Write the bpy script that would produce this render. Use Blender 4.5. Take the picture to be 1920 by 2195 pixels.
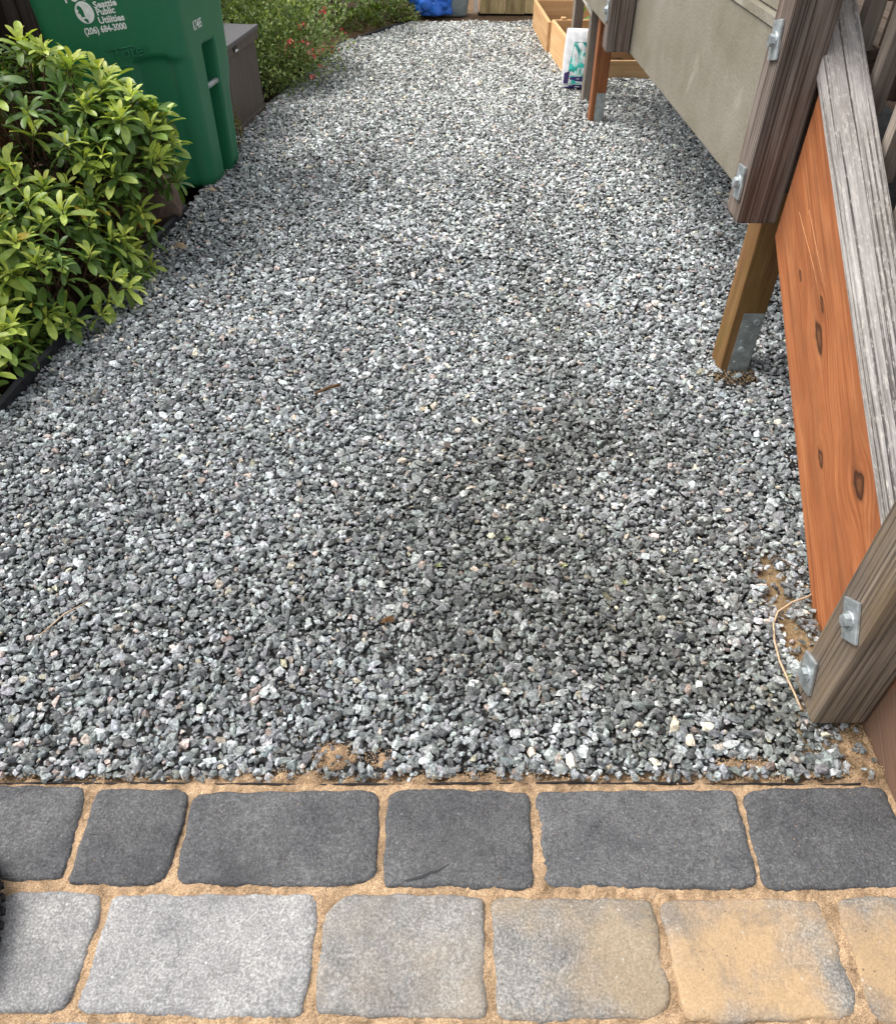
import bpy, bmesh, math, random
import numpy as np
from mathutils import Vector, Matrix

random.seed(7)
rng = np.random.default_rng(7)
for o in list(bpy.data.objects):
    bpy.data.objects.remove(o)
scene = bpy.context.scene
col = scene.collection

# ------------------------------------------------------------------ camera, sky, sun, exposure
F, CAM_H, PITCH = 1640.0, 1.32, math.radians(44.2)
cam_data = bpy.data.cameras.new("camera")
cam_data.sensor_fit = 'VERTICAL'
cam_data.sensor_height = 24.0
cam_data.lens = F / 2195.0 * 24.0
cam_data.clip_start = 0.02
cam_data.clip_end = 400.0
cam = bpy.data.objects.new("camera", cam_data)
cam.location = (0, 0, CAM_H)
cam.rotation_euler = (math.radians(90) - PITCH, 0, 0)
col.objects.link(cam)
scene.camera = cam

SUN_EL, SUN_AZ = math.radians(56), math.radians(-72)     # azimuth from +Y towards +X
world = bpy.data.worlds.new("World")
scene.world = world
world.use_nodes = True
wn, wl = world.node_tree.nodes, world.node_tree.links
bg = wn["Background"]
sky = wn.new("ShaderNodeTexSky")
sky.sky_type = 'NISHITA'
sky.sun_disc = False
sky.sun_elevation = SUN_EL
sky.sun_rotation = SUN_AZ
sky.dust_density = 4.0
hs = wn.new("ShaderNodeHueSaturation")
hs.inputs["Saturation"].default_value = 0.22
wl.new(sky.outputs[0], hs.inputs["Color"])
wl.new(hs.outputs[0], bg.inputs["Color"])
bg.inputs["Strength"].default_value = 0.15
sun_data = bpy.data.lights.new("sun", 'SUN')
sun_data.energy = 1.05
sun_data.angle = math.radians(30)
sun_data.color = (1.0, 0.96, 0.90)
sun = bpy.data.objects.new("sun", sun_data)
sdir = Vector((math.sin(SUN_AZ) * math.cos(SUN_EL), math.cos(SUN_AZ) * math.cos(SUN_EL), math.sin(SUN_EL)))
sun.rotation_euler = sdir.to_track_quat('Z', 'Y').to_euler()
sun.location = sdir * 20
col.objects.link(sun)
scene.view_settings.view_transform = 'Standard'
scene.view_settings.look = 'None'
scene.view_settings.gamma = 1.0
scene.view_settings.exposure = 0.98
scene.cycles.max_bounces = 4
scene.cycles.diffuse_bounces = 2
scene.cycles.glossy_bounces = 2
scene.cycles.transmission_bounces = 2


def ray(px, py):
    u = (px - 960) / F
    v = (1097.5 - py) / F
    return (u, math.cos(PITCH) + v * math.sin(PITCH), -math.sin(PITCH) + v * math.cos(PITCH))


def G(px, py, z=0.0):
    """where the sight line of a photo point meets the level z (measuring aid)"""
    d = ray(px, py)
    t = (z - CAM_H) / d[2]
    return (d[0] * t, d[1] * t)


# ------------------------------------------------------------------ helpers
W = {}


def put(o, M=None, parent=None):
    M = M if M is not None else Matrix.Identity(4)
    W[o.name] = M
    if o.name not in col.objects:
        col.objects.link(o)
    if parent is not None:
        o.parent = parent
        o.matrix_parent_inverse = W[parent.name].inverted()
    o.matrix_basis = M
    return o


def tag(o, label=None, cat=None, group=None, kind=None):
    if label: o["label"] = label
    if cat: o["category"] = cat
    if group: o["group"] = group
    if kind: o["kind"] = kind
    return o


def empty(name, loc, label=None, cat=None, group=None):
    o = bpy.data.objects.new(name, None)
    o.empty_display_size = 0.1
    put(o, Matrix.Translation(Vector(loc)))
    return tag(o, label, cat, group)


def new_mesh(name, verts, faces, mat=None, smooth=False):
    me = bpy.data.meshes.new(name)
    me.from_pydata([tuple(v) for v in verts], [], [tuple(f) for f in faces])
    me.update()
    if mat: me.materials.append(mat)
    if smooth:
        me.polygons.foreach_set("use_smooth", [True] * len(me.polygons))
    return me


def mobj(name, me, parent=None, M=None):
    return put(bpy.data.objects.new(name, me), M, parent)


def tri_mesh(name, V, T, mat, colors=None, smooth=False):
    """big triangle mesh from numpy arrays with an optional per-vertex colour"""
    me = bpy.data.meshes.new(name)
    V = np.ascontiguousarray(V, dtype=np.float32)
    T = np.ascontiguousarray(T, dtype=np.int32)
    me.vertices.add(len(V)); me.vertices.foreach_set("co", V.ravel())
    me.loops.add(T.size); me.loops.foreach_set("vertex_index", T.ravel())
    me.polygons.add(len(T))
    me.polygons.foreach_set("loop_start", np.arange(0, T.size, 3, dtype=np.int32))
    me.polygons.foreach_set("use_smooth", np.full(len(T), smooth, dtype=bool))
    me.update(calc_edges=True)
    if colors is not None:
        a = me.attributes.new("col", 'FLOAT_COLOR', 'POINT')
        c = np.ones((len(V), 4), dtype=np.float32); c[:, :3] = colors
        a.data.foreach_set("color", c.ravel())
    if mat: me.materials.append(mat)
    return me


def bevel_mesh(me, w, seg=2):
    bm = bmesh.new(); bm.from_mesh(me)
    bmesh.ops.bevel(bm, geom=list(bm.edges), offset=w, segments=seg, affect='EDGES', profile=0.6)
    bm.to_mesh(me); bm.free()


def box_mesh(name, size, mat, bevel=0.003, wob=0.0):
    sx, sy, sz = [s / 2 for s in size]
    v = [(x, y, z) for x in (-sx, sx) for y in (-sy, sy) for z in (-sz, sz)]
    if wob:
        v = [tuple(c + random.uniform(-wob, wob) for c in p) for p in v]
    f = [(0, 1, 3, 2), (4, 6, 7, 5), (0, 4, 5, 1), (2, 3, 7, 6), (0, 2, 6, 4), (1, 5, 7, 3)]
    me = new_mesh(name, v, f, mat)
    if bevel: bevel_mesh(me, bevel)
    return me


def frame_mat(origin, xdir, zhint=(0, 0, 1)):
    x = Vector(xdir).normalized()
    z = Vector(zhint)
    y = z.cross(x).normalized()
    z = x.cross(y).normalized()
    M = Matrix(((x.x, y.x, z.x, origin[0]), (x.y, y.y, z.y, origin[1]), (x.z, y.z, z.z, origin[2]), (0, 0, 0, 1)))
    return M


def board(name, p0, p1, wy, wz, mat, parent=None, zhint=(0, 0, 1), bevel=0.003, wob=0.001):
    """a length of timber from p0 to p1 (centre line), local x along its grain"""
    p0, p1 = Vector(p0), Vector(p1)
    L = (p1 - p0).length
    d = p1 - p0
    if abs(d.normalized().dot(Vector(zhint))) > 0.95:
        zhint = (0, 1, 0)
    me = box_mesh(name, (L, wy, wz), mat, bevel, wob)
    return mobj(name, me, parent, frame_mat((p0 + p1) / 2, d, zhint))


def tube_arrays(pts, rad, n=6):
    pts = [Vector(p) for p in pts]
    V, T = [], []
    up = Vector((0.3, 0.2, 1)).normalized()
    for i, p in enumerate(pts):
        a = pts[max(0, i - 1)]; b = pts[min(len(pts) - 1, i + 1)]
        d = (b - a).normalized()
        s = d.cross(up)
        if s.length < 1e-4: s = d.cross(Vector((1, 0, 0)))
        s.normalize(); t = s.cross(d)
        r = rad[i] if hasattr(rad, '__len__') else rad
        for k in range(n):
            an = 2 * math.pi * k / n
            V.append(p + (s * math.cos(an) + t * math.sin(an)) * r)
    for i in range(len(pts) - 1):
        for k in range(n):
            a = i * n + k; b = i * n + (k + 1) % n
            T.append((a, b, b + n)); T.append((a, b + n, a + n))
    return V, T


def tube(name, pts, rad, mat, parent=None, n=6, smooth=True):
    V, T = tube_arrays(pts, rad, n)
    m = len(pts)
    T.append(tuple(range(n))[::-1]); T.append(tuple(range((m - 1) * n, m * n)))
    return mobj(name, new_mesh(name, V, T, mat, smooth), parent)


# ------------------------------------------------------------------ materials
def mk(name):
    m = bpy.data.materials.new(name)
    m.use_nodes = True
    nt = m.node_tree
    return m, nt, nt.nodes, nt.links, nt.nodes["Principled BSDF"]


def nnode(nodes, links, typ, **kw):
    n = nodes.new(typ)
    for k, v in kw.items():
        if k.startswith("_"):
            setattr(n, k[1:], v)
        else:
            key = k.replace("__", " ")
            sock = n.inputs[key] if not key.isdigit() else n.inputs[int(key)]
            if hasattr(v, "is_output"):
                links.new(v, sock)
            else:
                sock.default_value = v
    return n


def ramp(nodes, links, fac, stops, interp='LINEAR'):
    r = nodes.new("ShaderNodeValToRGB")
    r.color_ramp.interpolation = interp
    els = r.color_ramp.elements
    while len(els) < len(stops): els.new(0.5)
    for e, (p, c) in zip(els, stops):
        e.position = p
        e.color = (c[0], c[1], c[2], 1)
    links.new(fac, r.inputs[0])
    return r.outputs[0]


def mixc(nodes, links, fac, a, b, mode='MIX'):
    n = nodes.new("ShaderNodeMix")
    n.data_type = 'RGBA'; n.blend_type = mode
    for sock, v in ((n.inputs[0], fac), (n.inputs[6], a), (n.inputs[7], b)):
        if hasattr(v, "is_output"): links.new(v, sock)
        elif isinstance(v, (int, float)): sock.default_value = v
        else: sock.default_value = (v[0], v[1], v[2], 1)
    return n.outputs[2]


def bumpn(nodes, links, height, strength, dist, bsdf, normal=None):
    b = nodes.new("ShaderNodeBump")
    b.inputs["Strength"].default_value = strength
    b.inputs["Distance"].default_value = dist
    links.new(height, b.inputs["Height"])
    if normal is not None: links.new(normal, b.inputs["Normal"])
    links.new(b.outputs[0], bsdf.inputs["Normal"])
    return b.outputs[0]


def objcoord(nodes, links, scale=(1, 1, 1), space='Object', rand=True):
    tc = nodes.new("ShaderNodeTexCoord")
    out = tc.outputs[space]
    mp = nodes.new("ShaderNodeMapping")
    mp.inputs["Scale"].default_value = scale
    links.new(out, mp.inputs["Vector"])
    if rand:
        oi = nodes.new("ShaderNodeObjectInfo")
        mu = nodes.new("ShaderNodeMath"); mu.operation = 'MULTIPLY'
        mu.inputs[1].default_value = 37.0
        links.new(oi.outputs["Random"], mu.inputs[0])
        cb = nodes.new("ShaderNodeCombineXYZ")
        for i in range(3): links.new(mu.outputs[0], cb.inputs[i])
        links.new(cb.outputs[0], mp.inputs["Location"])
    return mp.outputs[0]


def m_wood(name, dark, mid, light, rough=0.75, fine=60.0, bump=0.5, crack=0.0, stain=None, stain_amt=0.4, knots=None, lichen=None, foot=None, ringy=0.0, vary=0.25):
    m, nt, N, L, B = mk(name)
    def oc(scale):
        if not knots: return objcoord(N, L, scale)
        mp = N.new("ShaderNodeMapping"); mp.inputs["Scale"].default_value = scale; L.new(bent, mp.inputs["Vector"]); return mp.outputs[0]
    bent = None
    if knots:
        tck = N.new("ShaderNodeTexCoord"); bent = tck.outputs["Object"]
        for (kx, ky, rx, ry) in knots:
            sb = nnode(N, L, "ShaderNodeVectorMath", _operation='SUBTRACT'); L.new(tck.outputs["Object"], sb.inputs[0]); sb.inputs[1].default_value = (kx, ky, 0)
            ml = nnode(N, L, "ShaderNodeVectorMath", _operation='MULTIPLY'); L.new(sb.outputs[0], ml.inputs[0]); ml.inputs[1].default_value = (1 / (rx * 2.2), 1 / (ry * 2.6), 0)
            ln = nnode(N, L, "ShaderNodeVectorMath", _operation='LENGTH'); L.new(ml.outputs[0], ln.inputs[0])
            g = nnode(N, L, "ShaderNodeMapRange", Value=ln.outputs["Value"]); g.interpolation_type = 'SMOOTHSTEP'; g.inputs[3].default_value = -0.85; g.inputs[4].default_value = 0.0
            mv = nnode(N, L, "ShaderNodeVectorMath", _operation='MULTIPLY'); L.new(sb.outputs[0], mv.inputs[0]); mv.inputs[1].default_value = (0, 1, 0)
            sv = nnode(N, L, "ShaderNodeVectorMath", _operation='SCALE'); L.new(mv.outputs[0], sv.inputs[0]); L.new(g.outputs[0], sv.inputs["Scale"])
            av = nnode(N, L, "ShaderNodeVectorMath", _operation='ADD'); L.new(bent, av.inputs[0]); L.new(sv.outputs[0], av.inputs[1]); bent = av.outputs[0]
    v1 = oc((1.6, 14, 14))
    v2 = oc((3.0, fine * 3, fine * 3))
    n1 = nnode(N, L, "ShaderNodeTexNoise", Vector=v1, Scale=1.6, Detail=6.0, Roughness=0.6, Distortion=0.6)
    n2 = nnode(N, L, "ShaderNodeTexNoise", Vector=v2, Scale=1.0, Detail=3.0, Roughness=0.7)
    mixf = nnode(N, L, "ShaderNodeMix", Factor=0.45); L.new(n1.outputs[0], mixf.inputs[2]); L.new(n2.outputs[0], mixf.inputs[3])
    c = ramp(N, L, mixf.outputs[0], [(0.30, dark), (0.48, mid), (0.68, light)])
    height = mixf.outputs[0]
    if crack:
        vc = oc((1.3, 150, 150))
        nc = nnode(N, L, "ShaderNodeTexNoise", Vector=vc, Scale=1.0, Detail=2.0, Roughness=0.5, Distortion=0.25)
        cf = ramp(N, L, nc.outputs[0], [(0.36, (crack, crack, crack)), (0.45, (0, 0, 0))])
        c = mixc(N, L, cf, c, tuple(x * 0.45 for x in dark))
        hh = nnode(N, L, "ShaderNodeMath", _operation='SUBTRACT'); L.new(height, hh.inputs[0]); L.new(cf, hh.inputs[1]); height = hh.outputs[0]
    if stain:
        v3 = objcoord(N, L, (2.0, 5, 5))
        n3 = nnode(N, L, "ShaderNodeTexNoise", Vector=v3, Scale=2.0, Detail=5.0, Roughness=0.65)
        sf = nnode(N, L, "ShaderNodeMapRange", Value=n3.outputs[0]); sf.inputs[1].default_value = 0.45; sf.inputs[2].default_value = 0.68; sf.inputs[4].default_value = stain_amt
        c = mixc(N, L, sf.outputs[0], c, stain)
    if knots:
        tc = N.new("ShaderNodeTexCoord")
        for (kx, ky, rx, ry) in knots:
            sb = nnode(N, L, "ShaderNodeVectorMath", _operation='SUBTRACT'); L.new(tc.outputs["Object"], sb.inputs[0]); sb.inputs[1].default_value = (kx, ky, 0)
            ml = nnode(N, L, "ShaderNodeVectorMath", _operation='MULTIPLY'); L.new(sb.outputs[0], ml.inputs[0]); ml.inputs[1].default_value = (1 / rx, 1 / ry, 0)
            nz = nnode(N, L, "ShaderNodeTexNoise", Scale=1.3, Detail=4.0); L.new(ml.outputs[0], nz.inputs["Vector"])
            ln = nnode(N, L, "ShaderNodeVectorMath", _operation='LENGTH'); L.new(ml.outputs[0], ln.inputs[0])
            ad = nnode(N, L, "ShaderNodeMath", _operation='MULTIPLY_ADD'); L.new(nz.outputs[0], ad.inputs[0]); ad.inputs[1].default_value = 0.9; L.new(ln.outputs["Value"], ad.inputs[2])
            kc = ramp(N, L, ad.outputs[0], [(0.0, (0.9, 0.9, 0.9)), (0.62, (0.75, 0.75, 0.75)), (0.80, (0.95, 0.95, 0.95)), (0.88, (0.4, 0.4, 0.4)), (1.0, (0, 0, 0))])
            wv = nnode(N, L, "ShaderNodeMath", _operation='SINE'); mm = nnode(N, L, "ShaderNodeMath", _operation='MULTIPLY'); L.new(ad.outputs[0], mm.inputs[0]); mm.inputs[1].default_value = 15.0; L.new(mm.outputs[0], wv.inputs[0])
            halo = nnode(N, L, "ShaderNodeMapRange", Value=ad.outputs[0]); halo.inputs[1].default_value = 1.0; halo.inputs[2].default_value = 3.6; halo.inputs[3].default_value = 0.10; halo.inputs[4].default_value = 0.0
            hw = nnode(N, L, "ShaderNodeMath", _operation='MULTIPLY'); L.new(wv.outputs[0], hw.inputs[0]); L.new(halo.outputs[0], hw.inputs[1])
            c = mixc(N, L, hw.outputs[0], c, tuple(x * 0.45 for x in mid))
            kw = ramp(N, L, wv.outputs[0], [(0.0, (0.035, 0.014, 0.007)), (1.0, (0.125, 0.055, 0.022))])
            c = mixc(N, L, kc, c, kw)
    if lichen:
        v4 = objcoord(N, L, (14, 38, 38))
        n4 = nnode(N, L, "ShaderNodeTexNoise", Vector=v4, Scale=4.0, Detail=8.0, Roughness=0.75)
        lf = ramp(N, L, n4.outputs[0], [(0.52, (0, 0, 0)), (0.64, (0.8, 0.8, 0.8))])
        c = mixc(N, L, lf, c, lichen)
    if foot:            # darker grey-brown towards the lower end
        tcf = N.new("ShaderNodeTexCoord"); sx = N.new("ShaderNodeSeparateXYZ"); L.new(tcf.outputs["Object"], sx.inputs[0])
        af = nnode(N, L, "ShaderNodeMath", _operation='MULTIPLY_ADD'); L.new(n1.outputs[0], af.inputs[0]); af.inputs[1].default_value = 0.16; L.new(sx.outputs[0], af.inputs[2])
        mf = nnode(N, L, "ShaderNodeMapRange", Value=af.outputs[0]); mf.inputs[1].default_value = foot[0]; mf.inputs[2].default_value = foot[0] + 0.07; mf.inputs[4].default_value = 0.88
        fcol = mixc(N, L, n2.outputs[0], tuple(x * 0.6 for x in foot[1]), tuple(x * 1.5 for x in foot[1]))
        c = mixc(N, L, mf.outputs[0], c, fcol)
    oi = N.new("ShaderNodeObjectInfo")
    br = nnode(N, L, "ShaderNodeMapRange", Value=oi.outputs["Random"]); br.inputs[3].default_value = 1 - vary; br.inputs[4].default_value = 1 + vary * 0.6
    hsn = nnode(N, L, "ShaderNodeHueSaturation"); L.new(c, hsn.inputs["Color"]); L.new(br.outputs[0], hsn.inputs["Value"])
    L.new(hsn.outputs[0], B.inputs["Base Color"])
    B.inputs["Roughness"].default_value = rough
    B.inputs["Specular IOR Level"].default_value = 0.25
    bumpn(N, L, height, bump, 0.004, B)
    return m


def m_simple(name, c, rough=0.6, metal=0.0, nscale=40.0, var=0.12, bump=0.15, spec=0.4):
    m, nt, N, L, B = mk(name)
    v = objcoord(N, L)
    n = nnode(N, L, "ShaderNodeTexNoise", Vector=v, Scale=nscale, Detail=5.0, Roughness=0.6)
    cc = ramp(N, L, n.outputs[0], [(0.3, tuple(x * (1 - var) for x in c)), (0.7, tuple(min(1, x * (1 + var)) for x in c))])
    L.new(cc, B.inputs["Base Color"])
    B.inputs["Roughness"].default_value = rough
    B.inputs["Metallic"].default_value = metal
    B.inputs["Specular IOR Level"].default_value = spec
    if bump: bumpn(N, L, n.outputs[0], bump, 0.003, B)
    return m


def m_speckle(name, base, light, dark, tint=None, tint_amt=0.0, sc=260.0, patch=3.0):
    """cast-concrete paver: fine aggregate speckle, soft clouding and pigment blush"""
    m, nt, N, L, B = mk(name)
    v = objcoord(N, L)
    oi = N.new("ShaderNodeObjectInfo")
    n1 = nnode(N, L, "ShaderNodeTexNoise", Vector=v, Scale=sc, Detail=3.0, Roughness=0.7)
    n2 = nnode(N, L, "ShaderNodeTexNoise", Vector=v, Scale=sc * 0.33, Detail=4.0, Roughness=0.65)
    n3 = nnode(N, L, "ShaderNodeTexNoise", Vector=v, Scale=9.0, Detail=6.0, Roughness=0.65)
    c = ramp(N, L, n1.outputs[0], [(0.345, dark), (0.5, base), (0.645, light)])
    c2 = ramp(N, L, n2.outputs[0], [(0.35, tuple(x * 0.62 for x in base)), (0.65, tuple(min(1, x * 1.35) for x in base))])
    c = mixc(N, L, 0.45, c, c2)
    cl = ramp(N, L, n3.outputs[0], [(0.3, (0.62, 0.62, 0.645)), (0.7, (1.22, 1.22, 1.20))])
    c = mixc(N, L, 1.0, c, cl, 'MULTIPLY')
    if tint:
        n4 = nnode(N, L, "ShaderNodeTexNoise", Vector=v, Scale=patch * 2.2, Detail=5.0, Roughness=0.6)
        tf = nnode(N, L, "ShaderNodeMapRange", Value=n4.outputs[0]); tf.inputs[1].default_value = 0.40; tf.inputs[2].default_value = 0.60
        am = nnode(N, L, "ShaderNodeMath", _operation='MULTIPLY'); L.new(tf.outputs[0], am.inputs[0]); am.inputs[1].default_value = tint_amt
        sp = mixc(N, L, n1.outputs[0], tuple(x * 0.6 for x in tint), tuple(min(1, x * 1.4) for x in tint))
        c = mixc(N, L, am.outputs[0], c, sp)
    vo = nnode(N, L, "ShaderNodeTexVoronoi", Vector=v, Scale=38.0, Randomness=1.0)
    pk = nnode(N, L, "ShaderNodeMapRange", Value=vo.outputs["Distance"]); pk.inputs[1].default_value = 0.05; pk.inputs[2].default_value = 0.10; pk.inputs[3].default_value = 0.75; pk.inputs[4].default_value = 0.0
    c = mixc(N, L, pk.outputs[0], c, light)
    vp = nnode(N, L, "ShaderNodeTexVoronoi", Vector=v, Scale=70.0, Randomness=1.0)
    gate = nnode(N, L, "ShaderNodeMath", _operation='MULTIPLY_ADD'); L.new(n3.outputs[0], gate.inputs[0]); gate.inputs[1].default_value = 0.5; L.new(vp.outputs["Distance"], gate.inputs[2])
    pit = nnode(N, L, "ShaderNodeMapRange", Value=gate.outputs[0]); pit.inputs[1].default_value = 0.28; pit.inputs[2].default_value = 0.34; pit.inputs[3].default_value = 0.7; pit.inputs[4].default_value = 0.0
    c = mixc(N, L, pit.outputs[0], c, tuple(x * 0.4 for x in dark))
    ns = nnode(N, L, "ShaderNodeTexNoise", Vector=v, Scale=4.2, Detail=7.0, Roughness=0.75, Distortion=1.2)
    stn = nnode(N, L, "ShaderNodeMapRange", Value=ns.outputs[0]); stn.inputs[1].default_value = 0.56; stn.inputs[2].default_value = 0.70; stn.inputs[4].default_value = 0.55
    c = mixc(N, L, stn.outputs[0], c, tuple(x * 0.55 for x in base))
    hsn = nnode(N, L, "ShaderNodeHueSaturation"); L.new(c, hsn.inputs["Color"])
    br = nnode(N, L, "ShaderNodeMapRange", Value=oi.outputs["Random"]); br.inputs[3].default_value = 0.9; br.inputs[4].default_value = 1.12
    L.new(br.outputs[0], hsn.inputs["Value"])
    L.new(hsn.outputs[0], B.inputs["Base Color"])
    B.inputs["Roughness"].default_value = 0.85
    B.inputs["Specular IOR Level"].default_value = 0.25
    h = nnode(N, L, "ShaderNodeMath", _operation='MULTIPLY_ADD'); L.new(n2.outputs[0], h.inputs[0]); h.inputs[1].default_value = 1.2; L.new(n1.outputs[0], h.inputs[2])
    bumpn(N, L, h.outputs[0], 0.55, 0.003, B)
    return m


def m_stone(name, per_object):
    m, nt, N, L, B = mk(name)
    if per_object:
        src = N.new("ShaderNodeObjectInfo").outputs["Color"]
    else:
        at = N.new("ShaderNodeAttribute"); at.attribute_name = "col"; src = at.outputs["Color"]
    ge = N.new("ShaderNodeNewGeometry")
    n = nnode(N, L, "ShaderNodeTexNoise", Vector=ge.outputs["Position"], Scale=150.0, Detail=3.0, Roughness=0.75)
    f = ramp(N, L, n.outputs[0], [(0.28, (0.34, 0.35, 0.36)), (0.50, (1, 1, 1)), (0.68, (2.0, 2.0, 1.95))])
    c = mixc(N, L, 1.0, src, f, 'MULTIPLY')
    L.new(c, B.inputs["Base Color"])
    B.inputs["Roughness"].default_value = 0.72
    B.inputs["Specular IOR Level"].default_value = 0.35
    if per_object: bumpn(N, L, n.outputs[0], 0.5, 0.003, B)
    return m


def m_leaf(name, per_object, trans=0.25, rough=0.38):
    m, nt, N, L, B = mk(name)
    if per_object:
        src = N.new("ShaderNodeObjectInfo").outputs["Color"]
    else:
        at = N.new("ShaderNodeAttribute"); at.attribute_name = "col"; src = at.outputs["Color"]
    ge = N.new("ShaderNodeNewGeometry")
    n = nnode(N, L, "ShaderNodeTexNoise", Vector=ge.outputs["Position"], Scale=60.0, Detail=3.0)
    f = ramp(N, L, n.outputs[0], [(0.3, (0.8, 0.8, 0.8)), (0.7, (1.2, 1.2, 1.15))])
    c = mixc(N, L, 1.0, src, f, 'MULTIPLY')
    L.new(c, B.inputs["Base Color"])
    B.inputs["Roughness"].default_value = rough
    B.inputs["Specular IOR Level"].default_value = 0.45
    tr = N.new("ShaderNodeBsdfTranslucent")
    tc2 = mixc(N, L, 1.0, c, (1.2, 1.25, 0.5), 'MULTIPLY')
    L.new(tc2, tr.inputs["Color"])
    mx = N.new("ShaderNodeMixShader"); mx.inputs[0].default_value = trans
    L.new(B.outputs[0], mx.inputs[1]); L.new(tr.outputs[0], mx.inputs[2])
    L.new(mx.outputs[0], N["Material Output"].inputs["Surface"])
    return m


def m_soil(name, a, b, sc=60.0, bump=0.9):
    m, nt, N, L, B = mk(name)
    ge = N.new("ShaderNodeNewGeometry")
    n = nnode(N, L, "ShaderNodeTexNoise", Vector=ge.outputs["Position"], Scale=sc, Detail=8.0, Roughness=0.7)
    n2 = nnode(N, L, "ShaderNodeTexNoise", Vector=ge.outputs["Position"], Scale=sc * 0.1, Detail=4.0)
    mixf = nnode(N, L, "ShaderNodeMix", Factor=0.35); L.new(n.outputs[0], mixf.inputs[2]); L.new(n2.outputs[0], mixf.inputs[3])
    c = ramp(N, L, mixf.outputs[0], [(0.35, a), (0.65, b)])
    L.new(c, B.inputs["Base Color"])
    B.inputs["Roughness"].default_value = 0.95
    B.inputs["Specular IOR Level"].default_value = 0.1
    bumpn(N, L, n.outputs[0], bump, 0.012, B)
    return m


def m_sand():
    m, nt, N, L, B = mk("joint_sand")
    ge = N.new("ShaderNodeNewGeometry")
    n = nnode(N, L, "ShaderNodeTexNoise", Vector=ge.outputs["Position"], Scale=420.0, Detail=4.0, Roughness=0.75)
    n2 = nnode(N, L, "ShaderNodeTexNoise", Vector=ge.outputs["Position"], Scale=24.0, Detail=5.0, Roughness=0.7)
    c = ramp(N, L, n.outputs[0], [(0.30, (0.19, 0.12, 0.065)), (0.48, (0.48, 0.325, 0.195)), (0.68, (0.80, 0.61, 0.41))])
    d = ramp(N, L, n2.outputs[0], [(0.34, (0.50, 0.48, 0.46)), (0.58, (1.10, 1.08, 1.06))])
    c = mixc(N, L, 1.0, c, d, 'MULTIPLY')
    L.new(c, B.inputs["Base Color"])
    B.inputs["Roughness"].default_value = 0.95
    B.inputs["Specular IOR Level"].default_value = 0.1
    bumpn(N, L, n.outputs[0], 0.9, 0.004, B)
    return m


M_SOIL = m_soil("dark_soil", (0.020, 0.013, 0.008), (0.075, 0.045, 0.028))
M_SOIL2 = m_soil("brown_potting_soil", (0.045, 0.025, 0.014), (0.17, 0.105, 0.065), 45.0)
M_DIRT = m_soil("dry_brown_dirt", (0.10, 0.06, 0.035), (0.27, 0.18, 0.11), 50.0, 0.6)
M_SANDY = m_soil("sandy_dirt", (0.16, 0.105, 0.055), (0.46, 0.33, 0.19), 120.0, 0.8)
M_BED = m_soil("gravel_fines", (0.018, 0.018, 0.018), (0.06, 0.058, 0.055), 90.0, 0.7)
M_SAND = m_sand()
M_STONE = m_stone("crushed_stone", False)
M_STONE_O = m_stone("crushed_stone_single", True)
M_LEAF = m_leaf("shrub_leaf", False)
M_LEAF_O = m_leaf("shrub_leaf_single", True)
M_TWIG = m_simple("twig_bark", (0.10, 0.055, 0.03), 0.9, bump=0.4)
M_CHAR = m_speckle("charcoal_paver", (0.097, 0.097, 0.099), (0.215, 0.215, 0.217), (0.042, 0.042, 0.043))
M_GREY = m_speckle("grey_paver", (0.285, 0.28, 0.275), (0.60, 0.59, 0.57), (0.15, 0.148, 0.147))
M_BUFF = m_speckle("buff_grey_paver", (0.215, 0.208, 0.20), (0.50, 0.465, 0.41), (0.080, 0.077, 0.075), (0.40, 0.30, 0.18), 0.62)
M_WARM = m_speckle("warm_grey_paver", (0.25, 0.243, 0.232), (0.54, 0.51, 0.47), (0.105, 0.10, 0.096), (0.33, 0.265, 0.19), 0.45)
M_TAN = m_speckle("tan_paver", (0.20, 0.188, 0.172), (0.46, 0.42, 0.36), (0.080, 0.077, 0.075), (0.40, 0.272, 0.15), 0.90)
M_CEDAR = m_wood("stained_cedar", (0.30, 0.085, 0.026), (0.46, 0.148, 0.045), (0.60, 0.235, 0.085), 0.62, 40, 0.3,
                 stain=(0.52, 0.22, 0.08), stain_amt=0.35)
M_CEDARL = m_wood("old_stained_cedar", (0.15, 0.05, 0.02), (0.28, 0.10, 0.038), (0.42, 0.18, 0.075), 0.75, 50, 0.4, 0.3)
M_POSTW = m_wood("weathered_post", (0.070, 0.054, 0.045), (0.175, 0.140, 0.118), (0.33, 0.28, 0.245), 0.8, 60, 0.7, 0.75,
                 stain=(0.12, 0.066, 0.042), stain_amt=0.5)
M_POSTN = m_wood("dirty_grey_post", (0.065, 0.050, 0.040), (0.145, 0.115, 0.090), (0.28, 0.225, 0.17), 0.85, 50, 0.7, 0.6,
                 stain=(0.20, 0.135, 0.06), stain_amt=0.5)
M_GREYW = m_wood("silver_grey_timber", (0.12, 0.105, 0.095), (0.42, 0.39, 0.37), (0.70, 0.66, 0.63), 0.9, 70, 1.0, 0.85,
                 stain=(0.22, 0.19, 0.165), stain_amt=0.6, lichen=(0.66, 0.62, 0.56))
M_MOSS = m_wood("mossy_treated_leg", (0.060, 0.028, 0.012), (0.175, 0.085, 0.033), (0.32, 0.175, 0.078), 0.8, 50, 0.5,
                stain=(0.14, 0.105, 0.014), stain_amt=0.45)
M_OLDGREY = m_wood("old_grey_frame_wood", (0.11, 0.09, 0.07), (0.24, 0.20, 0.165), (0.40, 0.35, 0.29), 0.85, 60, 0.6)
M_PEEL = m_wood("peeling_painted_wood", (0.20, 0.16, 0.12), (0.45, 0.39, 0.31), (0.74, 0.69, 0.60), 0.8, 30, 0.6, stain=(0.75, 0.72, 0.66), stain_amt=0.8)
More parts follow.
